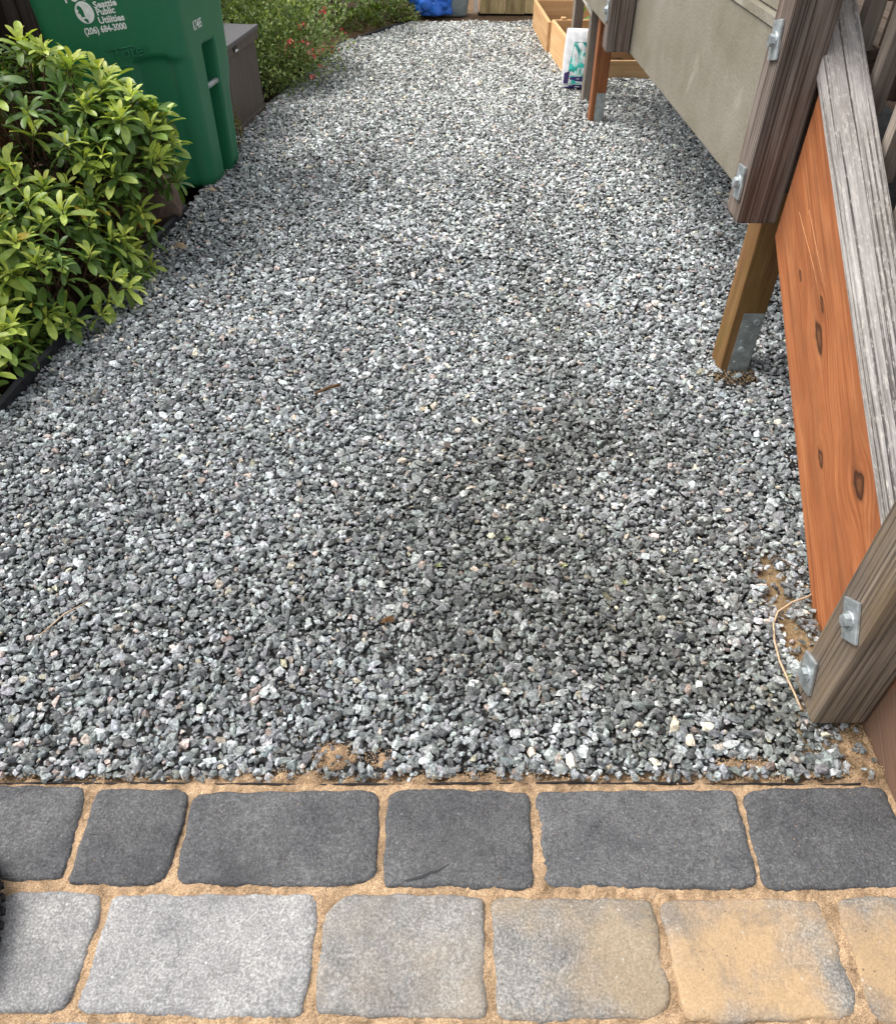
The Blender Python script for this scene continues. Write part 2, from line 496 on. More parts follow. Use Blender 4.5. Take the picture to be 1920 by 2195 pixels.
M_BROWNW = m_wood("dark_brown_timber", (0.045, 0.030, 0.020), (0.10, 0.070, 0.050), (0.18, 0.135, 0.10), 0.85, 50, 0.6)
M_FENCE = m_wood("dark_fence_plank", (0.012, 0.008, 0.006), (0.035, 0.023, 0.017), (0.085, 0.062, 0.048), 0.85, 50, 0.6)
M_FENCEO = m_wood("orange_fence_plank", (0.10, 0.025, 0.008), (0.22, 0.062, 0.016), (0.32, 0.11, 0.035), 0.7, 50, 0.4)
M_NEWC = m_wood("fresh_cedar_board", (0.46, 0.245, 0.10), (0.62, 0.37, 0.175), (0.74, 0.50, 0.27), 0.7, 40, 0.25)
M_SHED = m_wood("yellowed_old_plank", (0.22, 0.17, 0.09), (0.55, 0.43, 0.21), (0.74, 0.62, 0.34), 0.85, 25, 0.5, stain=(0.19, 0.14, 0.075), stain_amt=0.85)
M_WHITE = m_simple("white_trim_paint", (0.72, 0.68, 0.60), 0.6, var=0.2)
M_GALV = m_simple("galvanised_steel", (0.42, 0.455, 0.465), 0.5, 0.7, 45, 0.4, 0.15)
M_GALVD = m_simple("dull_galvanised_bracket", (0.33, 0.36, 0.35), 0.55, 0.6, 50, 0.3, 0.15)
M_BIN = m_simple("green_cart_plastic", (0.007, 0.125, 0.058), 0.40, 0, 350, 0.18, 0.12, 0.5)
def m_cart():
    m, nt, N, L, B = mk("scuffed_green_plastic")
    v = objcoord(N, L)
    n = nnode(N, L, "ShaderNodeTexNoise", Vector=v, Scale=350.0, Detail=3.0)
    g = nnode(N, L, "ShaderNodeTexNoise", Vector=v, Scale=5.0, Detail=8.0, Roughness=0.7)
    vs = objcoord(N, L, (30, 30, 2.0)); st_ = nnode(N, L, "ShaderNodeTexNoise", Vector=vs, Scale=1.0, Detail=4.0)
    c = ramp(N, L, n.outputs[0], [(0.3, (0.007, 0.145, 0.062)), (0.7, (0.011, 0.182, 0.080))])
    gf = nnode(N, L, "ShaderNodeMapRange", Value=g.outputs[0]); gf.inputs[1].default_value = 0.45; gf.inputs[2].default_value = 0.75; gf.inputs[4].default_value = 0.32
    c = mixc(N, L, gf.outputs[0], c, (0.055, 0.150, 0.095))
    sf = nnode(N, L, "ShaderNodeMapRange", Value=st_.outputs[0]); sf.inputs[1].default_value = 0.60; sf.inputs[2].default_value = 0.72; sf.inputs[4].default_value = 0.22
    c = mixc(N, L, sf.outputs[0], c, (0.09, 0.12, 0.085))
    L.new(c, B.inputs["Base Color"])
    rr = nnode(N, L, "ShaderNodeMapRange", Value=g.outputs[0]); rr.inputs[3].default_value = 0.36; rr.inputs[4].default_value = 0.62
    L.new(rr.outputs[0], B.inputs["Roughness"])
    bumpn(N, L, n.outputs[0], 0.12, 0.003, B)
    return m


M_BIN = m_cart()
M_PRINT = m_simple("white_print", (0.86, 0.87, 0.86), 0.6, 0, 90, 0.15, 0)
M_EDGE = m_simple("black_plastic_edging", (0.018, 0.018, 0.022), 0.5, 0, 30, 0.4, 0.3)
M_RUBBER = m_simple("black_rubber", (0.010, 0.010, 0.012), 0.7)
M_TARP = m_simple("blue_tarp", (0.025, 0.15, 0.62), 0.35, 0, 20, 0.3, 0.1, 0.5)
M_GBIN = m_simple("grey_blue_plastic", (0.27, 0.33, 0.34), 0.45, 0, 12, 0.25, 0.05)
M_ROCK = m_simple("brown_rock", (0.20, 0.145, 0.115), 0.9, 0, 22, 0.5, 0.8, 0.2)
M_BRICKS = m_simple("old_brick", (0.24, 0.13, 0.085), 0.9, 0, 30, 0.4, 0.6, 0.2)
M_DRY = m_simple("dead_leaf", (0.11, 0.052, 0.016), 0.8, 0, 80, 0.5, 0.3)
M_STRAW = m_simple("dry_stalk", (0.50, 0.37, 0.24), 0.8, 0, 80, 0.25, 0.2)
M_RED = m_simple("red_petal", (0.52, 0.060, 0.055), 0.5, 0, 80, 0.3, 0)


def m_panel():
    m, nt, N, L, B = mk("taupe_cement_panel")
    v = objcoord(N, L)
    n = nnode(N, L, "ShaderNodeTexNoise", Vector=v, Scale=140.0, Detail=5.0, Roughness=0.7)
    n2 = nnode(N, L, "ShaderNodeTexNoise", Vector=v, Scale=3.5, Detail=6.0, Roughness=0.6)
    c = ramp(N, L, n.outputs[0], [(0.3, (0.172, 0.155, 0.124)), (0.7, (0.30, 0.275, 0.228))])
    d = ramp(N, L, n2.outputs[0], [(0.32, (0.74, 0.72, 0.62)), (0.66, (1.10, 1.10, 1.10))])
    c = mixc(N, L, 1.0, c, d, 'MULTIPLY')
    vs = objcoord(N, L, (2.0, 60, 1.2))
    n3 = nnode(N, L, "ShaderNodeTexNoise", Vector=vs, Scale=3.0, Detail=3.0, Roughness=0.5, Distortion=0.4)
    sc = ramp(N, L, n3.outputs[0], [(0.64, (0, 0, 0)), (0.70, (0.45, 0.45, 0.45))])
    c = mixc(N, L, sc, c, (0.45, 0.42, 0.35))
    L.new(c, B.inputs["Base Color"])
    B.inputs["Roughness"].default_value = 0.75
    B.inputs["Specular IOR Level"].default_value = 0.3
    bumpn(N, L, n.outputs[0], 0.35, 0.002, B)
    return m


def m_boxplastic():
    m, nt, N, L, B = mk("wood_grain_resin")
    v = objcoord(N, L, (90, 90, 4))
    n = nnode(N, L, "ShaderNodeTexNoise", Vector=v, Scale=1.0, Detail=4.0, Roughness=0.6)
    c = ramp(N, L, n.outputs[0], [(0.35, (0.060, 0.047, 0.038)), (0.65, (0.115, 0.093, 0.078))])
    L.new(c, B.inputs["Base Color"])
    B.inputs["Roughness"].default_value = 0.6
    bumpn(N, L, n.outputs[0], 0.5, 0.003, B)
    return m


M_PANEL = m_panel()
M_BOXP = m_boxplastic()
M_BOXLID = m_simple("resin_lid", (0.105, 0.10, 0.102), 0.55, 0, 60, 0.2, 0.25)

# ------------------------------------------------------------------ setting: ground
gv = [(-60, -20, -0.06), (60, -20, -0.06), (60, 90, -0.06), (-60, 90, -0.06)]
ground = mobj("ground", new_mesh("ground", gv, [(0, 1, 2, 3)], M_SOIL))
tag(ground, "dark soil ground under the yard", kind="structure")

# left edge of the gravel, from the pavers to the far end
EDGE_L = [(-1.52, 0.55), (-1.40, 1.1), (-1.265, 1.731), (-1.225, 2.05), (-1.175, 2.4), (-1.12, 2.8), (-1.075, 3.08), (-1.06, 3.45),
          (-1.045, 4.0), (-0.985, 4.50), (-0.93, 4.72), (-0.86, 5.1), (-0.79, 5.5), (-0.70, 5.85), (-0.48, 6.15), (-0.27, 6.44)]
EL = np.array(EDGE_L)


def left_x(y):
    return np.interp(y, EL[:, 1], EL[:, 0])


Y_NEAR, Y_FAR = 0.662, 6.46


def sand_mask(x, y):
    """bare, sandy spots where the stones are thin (0..1)"""
    m = np.zeros_like(x)
    # uneven strip of spilled jointing sand along the front edge
    w = -0.004 + 0.020 * np.clip(np.sin(x * 9.0 + 1.1) * np.sin(x * 3.7 + 0.4) + 0.5 * np.sin(x * 41.0) * np.sin(x * 17), 0, 1) + 0.008 * np.sin(x * 97)
    m = np.maximum(m, np.clip((Y_NEAR + w - y) / 0.012 + 0.5, 0, 1))
    for (cx, cy, rx, ry) in ((-0.21, 0.705, 0.045, 0.028), (0.80, 0.70, 0.075, 0.085), (0.735, 1.12, 0.032, 0.085),
                             (0.735, 0.93, 0.03, 0.11), (-0.13, 0.70, 0.03, 0.018), (0.55, 0.69, 0.06, 0.012), (0.86, 1.93, 0.07, 0.045)):
        d = np.sqrt(((x - cx) / rx) ** 2 + ((y - cy) / ry) ** 2)
        m = np.maximum(m, np.clip((1.15 - d) / 0.3, 0, 1))
    return m


bed_pts = [(x, y, 0.0) for (x, y) in EDGE_L] + [(1.15, Y_FAR, 0.0), (1.15, 5.03, 0.0), (2.4, 5.03, 0.0), (2.4, Y_NEAR + 0.014, 0.0), (-1.50, Y_NEAR + 0.014, 0.0)]
bed_pts = [p for p in bed_pts if p[1] > 0.67]
path = mobj("gravel_path", new_mesh("gravel_path", [(p[0], p[1], -0.006) for p in bed_pts][::-1], [tuple(range(len(bed_pts)))], M_BED))
tag(path, "grey crushed stone path running back through the yard", kind="structure")


def hull_mesh(npts, seed, axes):
    r = np.random.default_rng(seed)
    pts = []
    while len(pts) < npts:
        p = r.normal(size=3); p /= np.linalg.norm(p)
        if all(np.linalg.norm(p - q) > 0.55 for q in pts): pts.append(p)
        elif r.random() < 0.02: pts.append(p)
    pts = np.array(pts) * (1 + r.uniform(-0.14, 0.14, (npts, 1))) * np.array(axes)
    bm = bmesh.new()
    for p in pts: bm.verts.new(p)
    res = bmesh.ops.convex_hull(bm, input=list(bm.verts))
    loose = [v for v in bm.verts if not v.link_faces]
    bmesh.ops.delete(bm, geom=loose, context='VERTS')
    bmesh.ops.triangulate(bm, faces=list(bm.faces))
    bmesh.ops.recalc_face_normals(bm, faces=list(bm.faces))
    bm.verts.index_update()
    V = np.array([v.co[:] for v in bm.verts]); T = np.array([[v.index for v in f.verts] for f in bm.faces])
    bm.free()
    return V, T


HULL_N = [hull_mesh(10 + i % 3, 100 + i, (1.06, random.uniform(.58, .84), random.uniform(.36, .60))) for i in range(14)]
HULL_F = [hull_mesh(8, 200 + i, (1.06, random.uniform(.60, .84), random.uniform(.38, .62))) for i in range(8)]


def rot_mats(n, tilt):
    """random yaw, then a random tilt away from lying flat"""
    a = rng.uniform(0, 2 * np.pi, n); b = rng.normal(0, tilt, n); c = rng.normal(0, tilt, n)
    ca, sa, cb, sb, cc, sc = np.cos(a), np.sin(a), np.cos(b), np.sin(b), np.cos(c), np.sin(c)
    Z = np.zeros(n); O = np.ones(n)
    Rz = np.stack([ca, -sa, Z, sa, ca, Z, Z, Z, O], 1).reshape(n, 3, 3)
    Rx = np.stack([O, Z, Z, Z, cb, -sb, Z, sb, cb], 1).reshape(n, 3, 3)
    Ry = np.stack([cc, Z, sc, Z, O, Z, -sc, Z, cc], 1).reshape(n, 3, 3)
    return Rx @ Ry @ Rz


def jitter_grid(x0, x1, y0, y1, sp):
    xs = np.arange(x0, x1, sp); ys = np.arange(y0, y1, sp * 0.9)
    X, Y = np.meshgrid(xs, ys)
    X = X + (np.arange(len(ys)) % 2)[:, None] * sp / 2
    X = X + rng.uniform(-.42, .42, X.shape) * sp; Y = Y + rng.uniform(-.42, .42, Y.shape) * sp
    return X.ravel(), Y.ravel()


def in_gravel(x, y):
    ok = (x > left_x(y) - 0.005) & (y > Y_NEAR) & (y < Y_FAR)
    ok &= ~((y > 5.02) & (x > 1.12))
    ok &= ~((x > 0.79) & (x < 0.84) & (y < 1.05))
    return ok


def vnoise(X, Y, s, seed):
    r = np.random.default_rng(seed); g = r.random((256, 256))
    x = X * s; y = Y * s
    xi = np.floor(x).astype(int); yi = np.floor(y).astype(int); fx = x - xi; fy = y - yi
    fx = fx * fx * (3 - 2 * fx); fy = fy * fy * (3 - 2 * fy)
    a = g[xi % 256, yi % 256]; b = g[(xi + 1) % 256, yi % 256]; c = g[xi % 256, (yi + 1) % 256]; d = g[(xi + 1) % 256, (yi + 1) % 256]
    return a * (1 - fx) * (1 - fy) + b * fx * (1 - fy) + c * (1 - fx) * fy + d * fx * fy


sp = 0.0117
gx, gy = jitter_grid(-1.55, 1.75, Y_NEAR, Y_FAR, sp)
ok = in_gravel(gx, gy)
ok &= ~(sand_mask(gx, gy) > rng.uniform(0.15, 1.25, len(gx)))
ok &= ~((gx > 0.9) & (gy < 1.6))            # hidden under the stairs
ok &= ~((gx > 1.35) & (gy < 4.6))
gx, gy = gx[ok], gy[ok]
n_top = len(gx)
fx_, fy_ = jitter_grid(-1.55, 0.95, Y_NEAR, 2.3, 0.0125)      # small chips filling the gaps below
ok = in_gravel(fx_, fy_) & ~(sand_mask(fx_, fy_) > rng.uniform(0.05, 0.9, len(fx_)))
gx = np.concatenate([gx, fx_[ok]]); gy = np.concatenate([gy, fy_[ok]])
n = len(gx)
low = np.arange(n) >= n_top
size = np.clip(rng.lognormal(math.log(0.0084), 0.37, n), 0.0040, 0.0180)
size[low] *= 0.72
gz = rng.uniform(-0.003, 0.009, n) - 0.007 * low + 0.016 * (vnoise(gx + 5, gy + 5, 3.5, 41) - 0.5) + size * 0.18
# stone colours: blue-grey crushed rock, some pale, a few warm
val = np.clip(rng.lognormal(math.log(0.222), 0.43, n), 0.055, 0.58)
tint = np.stack([np.full(n, 0.945), np.full(n, 1.0), np.full(n, 1.01)], 1) + rng.normal(0, 0.025, (n, 3))
u = rng.random(n)
warm = u < 0.03
tint[warm] = np.array([1.13, 1.0, 0.82]) + rng.normal(0, 0.04, (warm.sum(), 3)); val[warm] = np.clip(val[warm] * 1.6, 0.15, 0.6)
pink = (u > 0.03) & (u < 0.042)
tint[pink] = np.array([1.18, 0.95, 0.86]); val[pink] = np.clip(val[pink] * 1.3, 0.12, 0.5)
white = u > 0.98
val[white] = rng.uniform(0.40, 0.60, white.sum())
# darker, warmer-toned stones in the middle of the path
wob_ = vnoise(gx + 5, gy + 5, 3.0, 31) - 0.5; wob2 = vnoise(gx + 9, gy + 2, 8.0, 32) - 0.5
def blot(cx, cy, rx, ry): return np.exp(-(((gx - cx + 0.3 * wob_) / rx) ** 2 + ((gy - cy + 0.3 * wob2) / ry) ** 2))
dark_mid = blot(0.10, 1.45, 0.34, 0.26) + blot(0.32, 1.05, 0.36, 0.24) + 0.75 * blot(0.55, 0.85, 0.22, 0.16) + 0.55 * blot(0.33, 2.2, 0.12, 0.55) + 0.35 * blot(-0.35, 1.05, 0.4, 0.2)
val *= 1 - 0.50 * np.clip(dark_mid * rng.uniform(0.15, 1.5, n) + 0.25 * wob2 * (dark_mid > 0.15), 0, 1)
tint += (0.05 * np.clip(dark_mid, 0, 1))[:, None] * np.array([0.6, 0.4, -0.8])
val *= 1 + 0.22 * wob_ + 0.16 * wob2
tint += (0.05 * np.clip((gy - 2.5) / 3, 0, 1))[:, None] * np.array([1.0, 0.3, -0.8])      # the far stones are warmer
far_pale = 1 + 0.85 * np.clip((gy - 1.3) / 3.0, 0, 1)     # paler stone towards the far end
val = np.clip(val * far_pale, 0.03, 0.75)
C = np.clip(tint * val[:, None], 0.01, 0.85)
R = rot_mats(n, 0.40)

dep = gy * math.cos(PITCH) + CAM_H * math.sin(PITCH)
score = size / dep + gz * 0.3 - 1.0 * low + np.where((np.abs(gx) < 0.62 * dep * 0.93) & (gy < 1.1), 0, -1)
big = np.zeros(n, bool); big[np.argsort(-score)[:300]] = True


def join_hulls(idx, hulls):
    Vs, Ts, Cs = [], [], []
    off = 0
    which = rng.integers(0, len(hulls), len(idx))
    for k, (V, T) in enumerate(hulls):
        ii = idx[which == k]
        if not len(ii): continue
        P = np.einsum('nij,vj->nvi', R[ii], V) * size[ii][:, None, None] + np.stack([gx[ii], gy[ii], gz[ii]], 1)[:, None, :]
        m = len(V)
        Vs.append(P.reshape(-1, 3)); Cs.append(np.repeat(C[ii], m, axis=0))
        Ts.append((T[None] + (np.arange(len(ii)) * m)[:, None, None]).reshape(-1, 3) + off)
        off += len(ii) * m
    return np.concatenate(Vs), np.concatenate(Ts), np.concatenate(Cs)


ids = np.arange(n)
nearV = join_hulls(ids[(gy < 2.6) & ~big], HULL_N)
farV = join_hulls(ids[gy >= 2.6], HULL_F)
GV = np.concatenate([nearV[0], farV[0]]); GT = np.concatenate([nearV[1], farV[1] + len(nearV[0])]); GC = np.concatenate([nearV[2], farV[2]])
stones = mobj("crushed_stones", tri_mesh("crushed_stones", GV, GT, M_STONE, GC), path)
tag(stones, kind="stuff")
stone_me = [tri_mesh("stone", V, T, M_STONE_O) for V, T in HULL_N]
for i in ids[big]:
    o = bpy.data.objects.new("stone", stone_me[int(rng.integers(len(stone_me)))])
    M = Matrix.Translation((gx[i], gy[i], gz[i])) @ Matrix(R[i].tolist()).to_4x4() @ Matrix.Scale(float(size[i]), 4)
    put(o, M, path)
    o.color = (*[float(c) for c in C[i]], 1)

# ------------------------------------------------------------------ pavers in sand
def z8(*pts): return [(x / 1.8667, 1560 + y / 1.8667) for x, y in pts]
def z9(*pts): return [(960 + x / 1.8667, 1560 + y / 1.8667) for x, y in pts]


PAVERS = [
    (M_CHAR, z8((-330, 222), (0, 225), (325, 228), (340, 245), (332, 300), (262, 560), (245, 595), (215, 606), (100, 612), (0, 605), (-440, 600), (-455, 560))),
    (M_CHAR, z8((415, 236), (725, 242), (752, 256), (755, 290), (680, 560), (665, 590), (640, 612), (600, 632), (500, 630), (285, 620), (268, 604), (280, 570), (375, 270), (392, 243))),
    (M_CHAR, z8((805, 252), (1000, 250), (1470, 243), (1500, 255), (1515, 275), (1520, 320), (1508, 570), (1490, 600), (1440, 622), (1300, 637), (1000, 628), (740, 622), (712, 612), (700, 590), (705, 560), (760, 300), (770, 275))),
    (M_CHAR, z8((1560, 250), (1700, 236), (1790, 240), (2090, 248), (2116, 265), (2122, 300), (2138, 560), (2136, 610), (2120, 646), (1950, 640), (1800, 632), (1640, 636), (1545, 634), (1532, 620), (1534, 560), (1545, 300))),
    (M_CHAR, z9((370, 248), (700, 246), (1110, 245), (1140, 252), (1155, 272), (1200, 440), (1240, 590), (1236, 620), (1215, 636), (1170, 645), (800, 640), (600, 636), (430, 640), (398, 625), (382, 590), (370, 420), (350, 290), (352, 262))),
    (M_CHAR, z9((1225, 238), (1500, 236), (1725, 228), (1750, 240), (1775, 290), (1880, 600), (1875, 630), (1850, 642), (1560, 640), (1330, 648), (1280, 642), (1264, 625), (1230, 500), (1182, 310), (1190, 262))),
    (M_GREY, z8((60, 650), (200, 648), (375, 655), (402, 672), (405, 705), (380, 800), (285, 1080), (262, 1115), (225, 1136), (20, 1140), (-80, 1138), (-130, 1110), (-110, 1040), (-20, 730), (10, 680))),
    (M_GREY, z8((500, 662), (800, 664), (1235, 658), (1262, 668), (1272, 695), (1262, 820), (1238, 1000), (1215, 1120), (1200, 1148), (1170, 1160), (1000, 1163), (760, 1160), (560, 1142), (335, 1142), (308, 1128), (308, 1095), (345, 1000), (435, 710), (455, 675))),
    (M_WARM, z9((-380, 662), (-100, 660), (110, 668), (138, 680), (147, 710), (148, 900), (158, 1130), (150, 1158), (120, 1166), (-150, 1160), (-480, 1147), (-522, 1138), (-537, 1110), (-520, 950), (-497, 760), (-480, 720), (-430, 676))),
    (M_BUFF, z9((205, 674), (450, 680), (780, 678), (812, 690), (826, 720), (855, 850), (858, 930), (895, 1050), (895, 1100), (870, 1130), (830, 1160), (760, 1168), (600, 1160), (420, 1178), (250, 1172), (208, 1158), (193, 1120), (188, 940), (172, 720), (180, 685))),
    (M_TAN, z9((870, 686), (1100, 680), (1300, 676), (1460, 683), (1490, 695), (1510, 730), (1568, 850), (1580, 930), (1640, 1070), (1643, 1130), (1620, 1155), (1560, 1168), (1300, 1172), (1100, 1183), (985, 1180), (955, 1160), (935, 1100), (905, 980), (895, 900), (855, 760), (850, 705))),
    (M_TAN, z9((1585, 672), (1900, 670), (2280, 672), (2310, 700), (2470, 1140), (2450, 1180), (2000, 1186), (1760, 1184), (1715, 1165), (1688, 1130), (1650, 980), (1600, 850), (1560, 730), (1562, 690))),
    (M_GREY, z8((-420, 1172), (-100, 1170), (-60, 1186), (-70, 1240), (-210, 1740), (-260, 1760), (-640, 1750), (-650, 1720), (-440, 1190))),
    (M_GREY, z8((60, 1178), (300, 1172), (620, 1180), (650, 1200), (640, 1260), (560, 1740), (520, 1765), (-60, 1760), (-80, 1735), (30, 1210))),
    (M_CHAR, z8((730, 1186), (1000, 1190), (1330, 1184), (1350, 1210), (1345, 1300), (1330, 1750), (1300, 1775), (660, 1770), (640, 1740), (700, 1220))),
    (M_BUFF, z8((1430, 1190), (1900, 1190), (2130, 1196), (2150, 1220), (2190, 1750), (2170, 1780), (1440, 1775), (1410, 1750), (1412, 1220))),
    (M_TAN, z9((430, 1203), (800, 1200), (1040, 1212), (1070, 1235), (1230, 1750), (1200, 1780), (500, 1780), (470, 1750), (410, 1240))),
    (M_BUFF, z9((1180, 1210), (1500, 1202), (1860, 1212), (1890, 1240), (2130, 1750), (2100, 1780), (1390, 1780), (1350, 1750), (1160, 1240))),
]


def chaikin(p, it=2):
    for _ in range(it):
        q = []
        for i in range(len(p)):
            a, b = p[i], p[(i + 1) % len(p)]
            q.append((a[0] * .75 + b[0] * .25, a[1] * .75 + b[1] * .25))
            q.append((a[0] * .25 + b[0] * .75, a[1] * .25 + b[1] * .75))
        p = q
    return p


def resample(p, step):
    out = []
    for i in range(len(p)):
        a, b = p[i], p[(i + 1) % len(p)]
        L = math.hypot(b[0] - a[0], b[1] - a[1])
        k = max(1, int(round(L / step)))
        out += [(a[0] + (b[0] - a[0]) * j / k, a[1] + (b[1] - a[1]) * j / k) for j in range(k)]
    return out


def inset_poly(p, d):
    n = len(p); out = []
    for i in range(n):
        a, b, c = p[i - 1], p[i], p[(i + 1) % n]
        tx, ty = c[0] - a[0], c[1] - a[1]
        l = math.hypot(tx, ty) or 1
        out.append((b[0] - ty / l * d, b[1] + tx / l * d))
    return out


# sheet of jointing sand: grains heaped unevenly, a little below the paver tops
SX = np.arange(-1.7, 1.9, 0.0065); SY = np.concatenate([np.arange(-0.25, 0.2, 0.02), np.arange(0.2, 0.80, 0.0065)])
X, Y = np.meshgrid(SX, SY)


Z = -0.0125 + 0.006 * vnoise(X, Y, 22, 1) + 0.004 * vnoise(X, Y, 70, 2) + 0.0025 * rng.random(X.shape)
spill = sand_mask(X.ravel(), Y.ravel()).reshape(X.shape) * (Y > Y_NEAR - 0.004)
front = np.clip((Y - 0.652) / 0.012, 0, 1)
Z = Z + front * (-0.012 + spill * (0.010 + 0.010 * vnoise(X, Y, 60, 5)))
nx, ny = len(SX), len(SY)
V = np.stack([X, Y, Z], -1).reshape(-1, 3)
a = (np.arange(ny - 1)[:, None] * nx + np.arange(nx - 1)[None]).ravel()
T = np.concatenate([np.stack([a, a + 1, a + nx + 1], 1), np.stack([a, a + nx + 1, a + nx], 1)])
paving = mobj("paving", tri_mesh("paving", V, T, M_SAND, smooth=False))
tag(paving, "tumbled pavers laid in tan jointing sand", kind="structure")
for k, (mat, px) in enumerate(PAVERS):
    poly = [G(*p) for p in px]
    ar = sum(poly[i][0] * poly[(i + 1) % len(poly)][1] - poly[(i + 1) % len(poly)][0] * poly[i][1] for i in range(len(poly)))
    if ar < 0: poly = poly[::-1]
    poly = resample(chaikin(poly, 2), 0.006)
    r2 = np.random.default_rng(500 + k)
    ph = r2.uniform(0, 6, 4)
    cx = sum(p[0] for p in poly) / len(poly); cy = sum(p[1] for p in poly) / len(poly)
    poly = [(x + 0.0011 * math.sin(y * 90 + ph[0]) + 0.0006 * r2.normal(), y + 0.0011 * math.sin(x * 80 + ph[1]) + 0.0006 * r2.normal()) for x, y in poly]
    m = len(poly)
    tilt = (r2.normal(0, 0.008), r2.normal(0, 0.008))
    rmin = min(math.hypot(p[0] - cx, p[1] - cy) for p in poly)
    loops = [(0.0, -0.055), (0.0, -0.0080), (0.0012, -0.0042), (0.0035, -0.0018), (0.0065, -0.0006), (0.011, 0.0), (0.024, 0.0003), (rmin * 0.55, 0.0005)]
    V, Fc = [], []
    for d, z in loops:
        q = inset_poly(poly, d) if d < 0.003 else [(x + (cx - x) * d / rmin, y + (cy - y) * d / rmin) for x, y in poly]
        for (x, y) in q:
            zz = z + tilt[0] * (x - cx) + tilt[1] * (y - cy)
            if d > 0.004: zz += 0.0011 * math.sin(x * 33 + ph[2]) * math.sin(y * 41 + ph[3])
            V.append((x - cx, y - cy, zz))
    for l in range(len(loops) - 1):
        for i in range(m):
            j = (i + 1) % m
            Fc.append((l * m + i, l * m + j, (l + 1) * m + j, (l + 1) * m + i))
    V.append((0, 0, 0.0006))
    b0 = (len(loops) - 1) * m
    for i in range(m): Fc.append((b0 + i, b0 + (i + 1) % m, len(V) - 1))
    pv = mobj("paver", new_mesh("paver", V, Fc, mat, True), paving, Matrix.Translation((cx, cy, 0)))
    for kk_, line in ((3, ((868, 1888), (886, 1884), (905, 1880), (920, 1871), (938, 1868), (962, 1853))), (1, ((192, 1789), (205, 1786), (222, 1789), (236, 1797)))):
        if kk_ == k:
            cp = [G(*q) for q in line]
            Vc = []
            for iq, (x, y) in enumerate(cp):
                wq = 0.0019 * math.sin(math.pi * (iq + 0.5) / len(cp)) + 0.0004
                Vc += [(x, y - wq, 0.0021), (x, y + wq, 0.0021)]
            mobj("crack", new_mesh("crack", Vc, [(2 * i, 2 * i + 2, 2 * i + 3, 2 * i + 1) for i in range(len(cp) - 1)], M_EDGE), pv)

# crumbs of sand heaped at the front edge
cn = 5200
sx_ = rng.uniform(-0.95, 1.0, cn * 4); sy_ = rng.uniform(0.648, 0.80, cn * 4)
kk = sand_mask(sx_, sy_) * (sy_ > 0.655) > rng.uniform(-0.02, 1.0, cn * 4)
sx_, sy_ = sx_[kk][:cn], sy_[kk][:cn]
oV, oT = hull_mesh(7, 900, (1, .9, .8))
sz_ = rng.uniform(0.0008, 0.0022, len(sx_))
Rn = rot_mats(len(sx_), 1.0)
P = np.einsum('nij,vj->nvi', Rn, oV) * sz_[:, None, None] + np.stack([sx_, sy_, np.full(len(sx_), 0.002) + rng.uniform(0, 0.008, len(sx_))], 1)[:, None]
T = (oT[None] + (np.arange(len(sx_)) * len(oV))[:, None, None]).reshape(-1, 3)
lx = rng.uniform(-0.85, 0.95, 900); ly = rng.uniform(0.22, 0.66, 900)
sx_ = np.concatenate([sx_, lx]); sy_ = np.concatenate([sy_, ly])
ls = rng.uniform(0.0005, 0.0013, 900)
P2 = np.einsum('nij,vj->nvi', rot_mats(900, 1.0), oV) * ls[:, None, None] + np.stack([lx, ly, np.full(900, 0.0018)], 1)[:, None]
P = np.concatenate([P, P2]); T = (oT[None] + (np.arange(len(sx_)) * len(oV))[:, None, None]).reshape(-1, 3)
crumbs = mobj("sand_crumbs", tri_mesh("sand_crumbs", P.reshape(-1, 3), T, M_SAND), paving)
tag(crumbs, kind="stuff")

# black plastic edging between pavers and gravel, and along the planting bed
def strip(name, pts, w, z0, z1, mat):
    V, Fc = [], []
    for i, (x, y) in enumerate(pts):
        a = pts[max(0, i - 1)]; b = pts[min(len(pts) - 1, i + 1)]
        tx, ty = b[0] - a[0], b[1] - a[1]; l = math.hypot(tx, ty); nx_, ny_ = -ty / l * w / 2, tx / l * w / 2
        dz = 0.003 * math.sin(i * 1.7)
        V += [(x - nx_, y - ny_, z0), (x - nx_, y - ny_, z1 + dz), (x, y, z1 + dz + w * .35), (x + nx_, y + ny_, z1 + dz), (x + nx_, y + ny_, z0)]
    for i in range(len(pts) - 1):
        for k in range(4):
            Fc.append((i * 5 + k, i * 5 + k + 1, i * 5 + 5 + k + 1, i * 5 + 5 + k))
    Fc.append((0, 1, 2, 3, 4)); e = (len(pts) - 1) * 5; Fc.append((e + 4, e + 3, e + 2, e + 1, e))
    return mobj(name, new_mesh(name, V, Fc, mat))


e1 = strip("plastic_edging", [(x, 0.655 + 0.0015 * math.sin(x * 7)) for x in np.arange(-1.5, 0.80, 0.05)], 0.003, -0.05, -0.0075, M_EDGE)
tag(e1, "thin black plastic edging strip between the pavers and the gravel", "edging")
ys = np.arange(0.9, 3.2, 0.08)
e2 = strip("garden_edging", [(float(left_x(y)) - 0.012, float(y)) for y in ys], 0.022, -0.05, 0.030, M_EDGE)
tag(e2, "dark plastic garden edging along the leafy shrub bed", "edging")
ys = np.arange(3.9, 6.4, 0.1)
e3 = strip("bed_edging", [(float(left_x(y)) - 0.008, float(y)) for y in ys], 0.014, -0.05, 0.012, M_EDGE)
tag(e3, "low dark edging below the red flowering bush", "edging")

# dirt showing beside the path at the far left and far end
def patch(name, pts, z, mat, label):
    o = mobj(name, new_mesh(name, [(x, y, z) for x, y in pts], [tuple(range(len(pts)))], mat))
    return tag(o, label, kind="structure")


